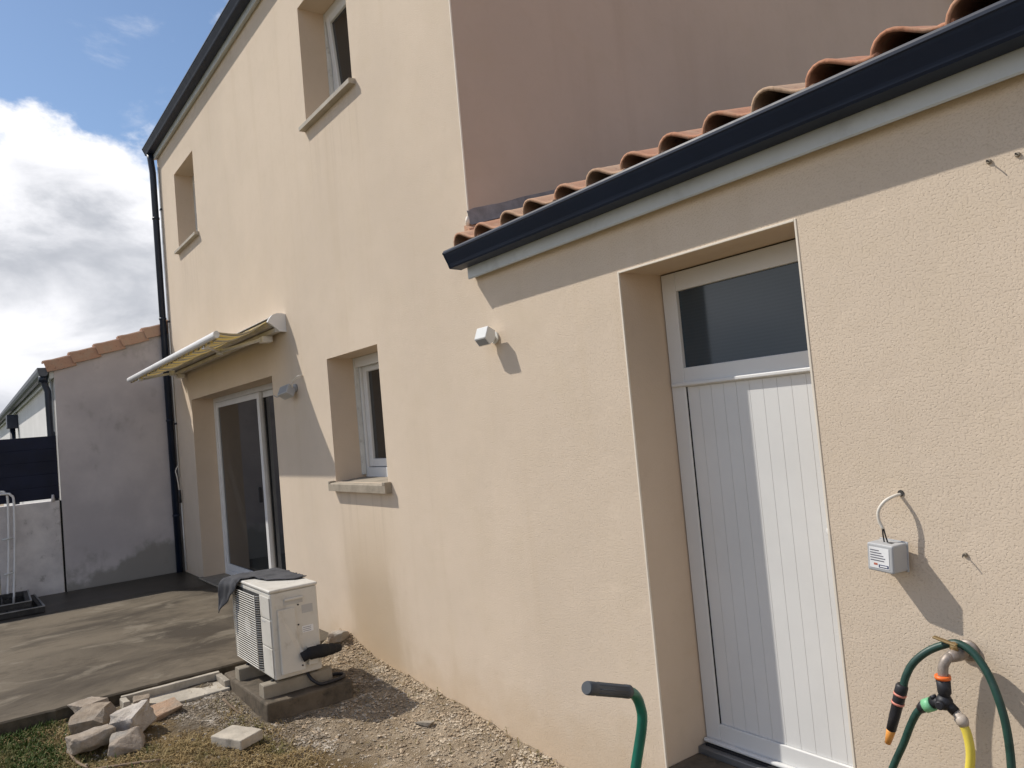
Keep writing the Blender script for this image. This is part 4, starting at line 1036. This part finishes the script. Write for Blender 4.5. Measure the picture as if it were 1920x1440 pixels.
def d_peb(x, y):
    if in_pad(x, y) or (x < -5.6): return 0
    if -5.6 < x < -5.3 and -1.53 < y < -.88: return 0
    if y < -1.75: return .03
    if y - .5*x - 1.27 < -.02: return .05
    if y > -.7 and x > -4.55: return .10+.10*max(0, mnoise.noise(Vector((x*2, y*2, 4))))
    return .35 + .65*max(0, mnoise.noise(Vector((x*1.6, y*1.6, 4)))+.3)
tag(scatter('soil_clods', 8000, (-5.6, -1.6, -1.0, -.005), (.0026, .0135), 'clods', 5, d_clod), 'crumbly sandy soil clods heaped along the foot of the wall', 'soil', kind='stuff')
tag(scatter('gravel', 15000, (-5.6, -2.4, -2.2, -.05), (.0028, .0115), 'pebbles', 6, d_peb, .55), 'pale gravel and small pebbles scattered over the bare soil', 'gravel', kind='stuff')

def blades(name, n, region, hgt, material, seed, dens, lean=.5, wid=.004):
    r = np.random.default_rng(seed); V, F = [], []; k = 0; tries = 0
    while k < n and tries < n*14:
        tries += 1
        x = r.uniform(region[0], region[1]); y = r.uniform(region[2], region[3])
        if r.random() > dens(x, y): continue
        h = r.uniform(*hgt); an = r.uniform(0, 6.28); l = h*lean*r.uniform(.3, 1.5); dx, dy = math.cos(an)*l, math.sin(an)*l
        px, py = -math.sin(an)*wid*r.uniform(.6, 1.3), math.cos(an)*wid; z = gh(x, y)-.004; b0 = len(V)
        V += [(x-px, y-py, z), (x+px, y+py, z), (x+dx*.4+px*.8, y+dy*.4+py*.8, z+h*.6), (x+dx*.4-px*.8, y+dy*.4-py*.8, z+h*.6), (x+dx, y+dy, z+h*(.95 if lean < 1 else .6))]
        F += [(b0, b0+1, b0+2, b0+3), (b0+3, b0+2, b0+4)]; k += 1
    return link_mesh(name, V, F, material)
def near_rock(x, y): return -5.75 < x < -4.78 and -1.82 < y < -1.25
def d_green(x, y):
    if x < -5.63: return 0
    e = y + .25*mnoise.noise(Vector((x*2.3, y*2.3, 1)))
    v = max(0., min(1., (-1.78-e)/.25)) + (.10 if y < -1.5 else 0)
    if near_rock(x, y): v *= .15
    if x > -4.9: v *= max(.12, 1-(x+4.9)*1.1)
    return min(1, v)*(.45+.55*max(0, mnoise.noise(Vector((x*3, y*3, 9)))+.5))
tag(blades('grass', 24000, (-5.65, -3.2, -3.4, -1.3), (.012, .045), 'grass', 8, d_green, .8, .0032), 'short green grass growing at the front of the slab', 'grass', kind='stuff')
def d_dry(x, y):
    if in_pad(x, y) or x < -5.62: return 0
    e = y - .5*x - 1.27 + .35*mnoise.noise(Vector((x*2.5, y*2.5, 6)))
    v = max(0., min(1., -e/.3))*.9 + .012
    if y > -.12: v = .05
    if near_rock(x, y): v *= .2
    if y < -1.9: v *= .4
    v += .5*math.exp(-((x+4.75)/.35)**2-((y+1.0)/.12)**2)
    return v*(.3+.7*max(0, mnoise.noise(Vector((x*4, y*4, 2)))+.45))
tag(blades('dry_grass', 42000, (-5.6, -2.0, -2.6, -.01), (.012, .042), 'dry_grass', 9, d_dry, 1.2, .0024), 'dry straw-coloured grass matted over the soil in front', 'grass', kind='stuff')
# little weeds along the foot of the wall
for i, (x, y, lab) in enumerate(((-4.12, -.03, 'tiny grey weed sprouting from sand at the wall foot, nearer the heat pump'), (-3.42, -.03, 'tiny dry weed sprouting at the wall foot, midway to the door'), (-3.12, -.05, 'tiny dry weed sprouting at the wall foot, nearest the door'))):
    e = empty('weed', (x, y, gh(x, y))); tag(e, lab, 'weed', 'weeds along the wall'); e.location = (x, y, gh(x, y))
    rr = random.Random(i)
    tube('stem', [(0, 0, -.01), (.004, -.002, .03), (.002, -.004, .06)], [.002, .0016, .0008], 'dry_grass', e, 5)
    for k in range(6):
        an = rr.uniform(0, 6.28); z = .01+.008*k; l = rr.uniform(.012, .024); dx, dy = math.cos(an)*l, math.sin(an)*l; px, py = -math.sin(an)*.003, math.cos(an)*.003
        link_mesh('leaf', [(0, 0, z), (dx*.5+px, dy*.5+py, z+.008), (dx, dy, z+.006), (dx*.5-px, dy*.5-py, z+.008)], [(0, 1, 2, 3)], 'grass', e)
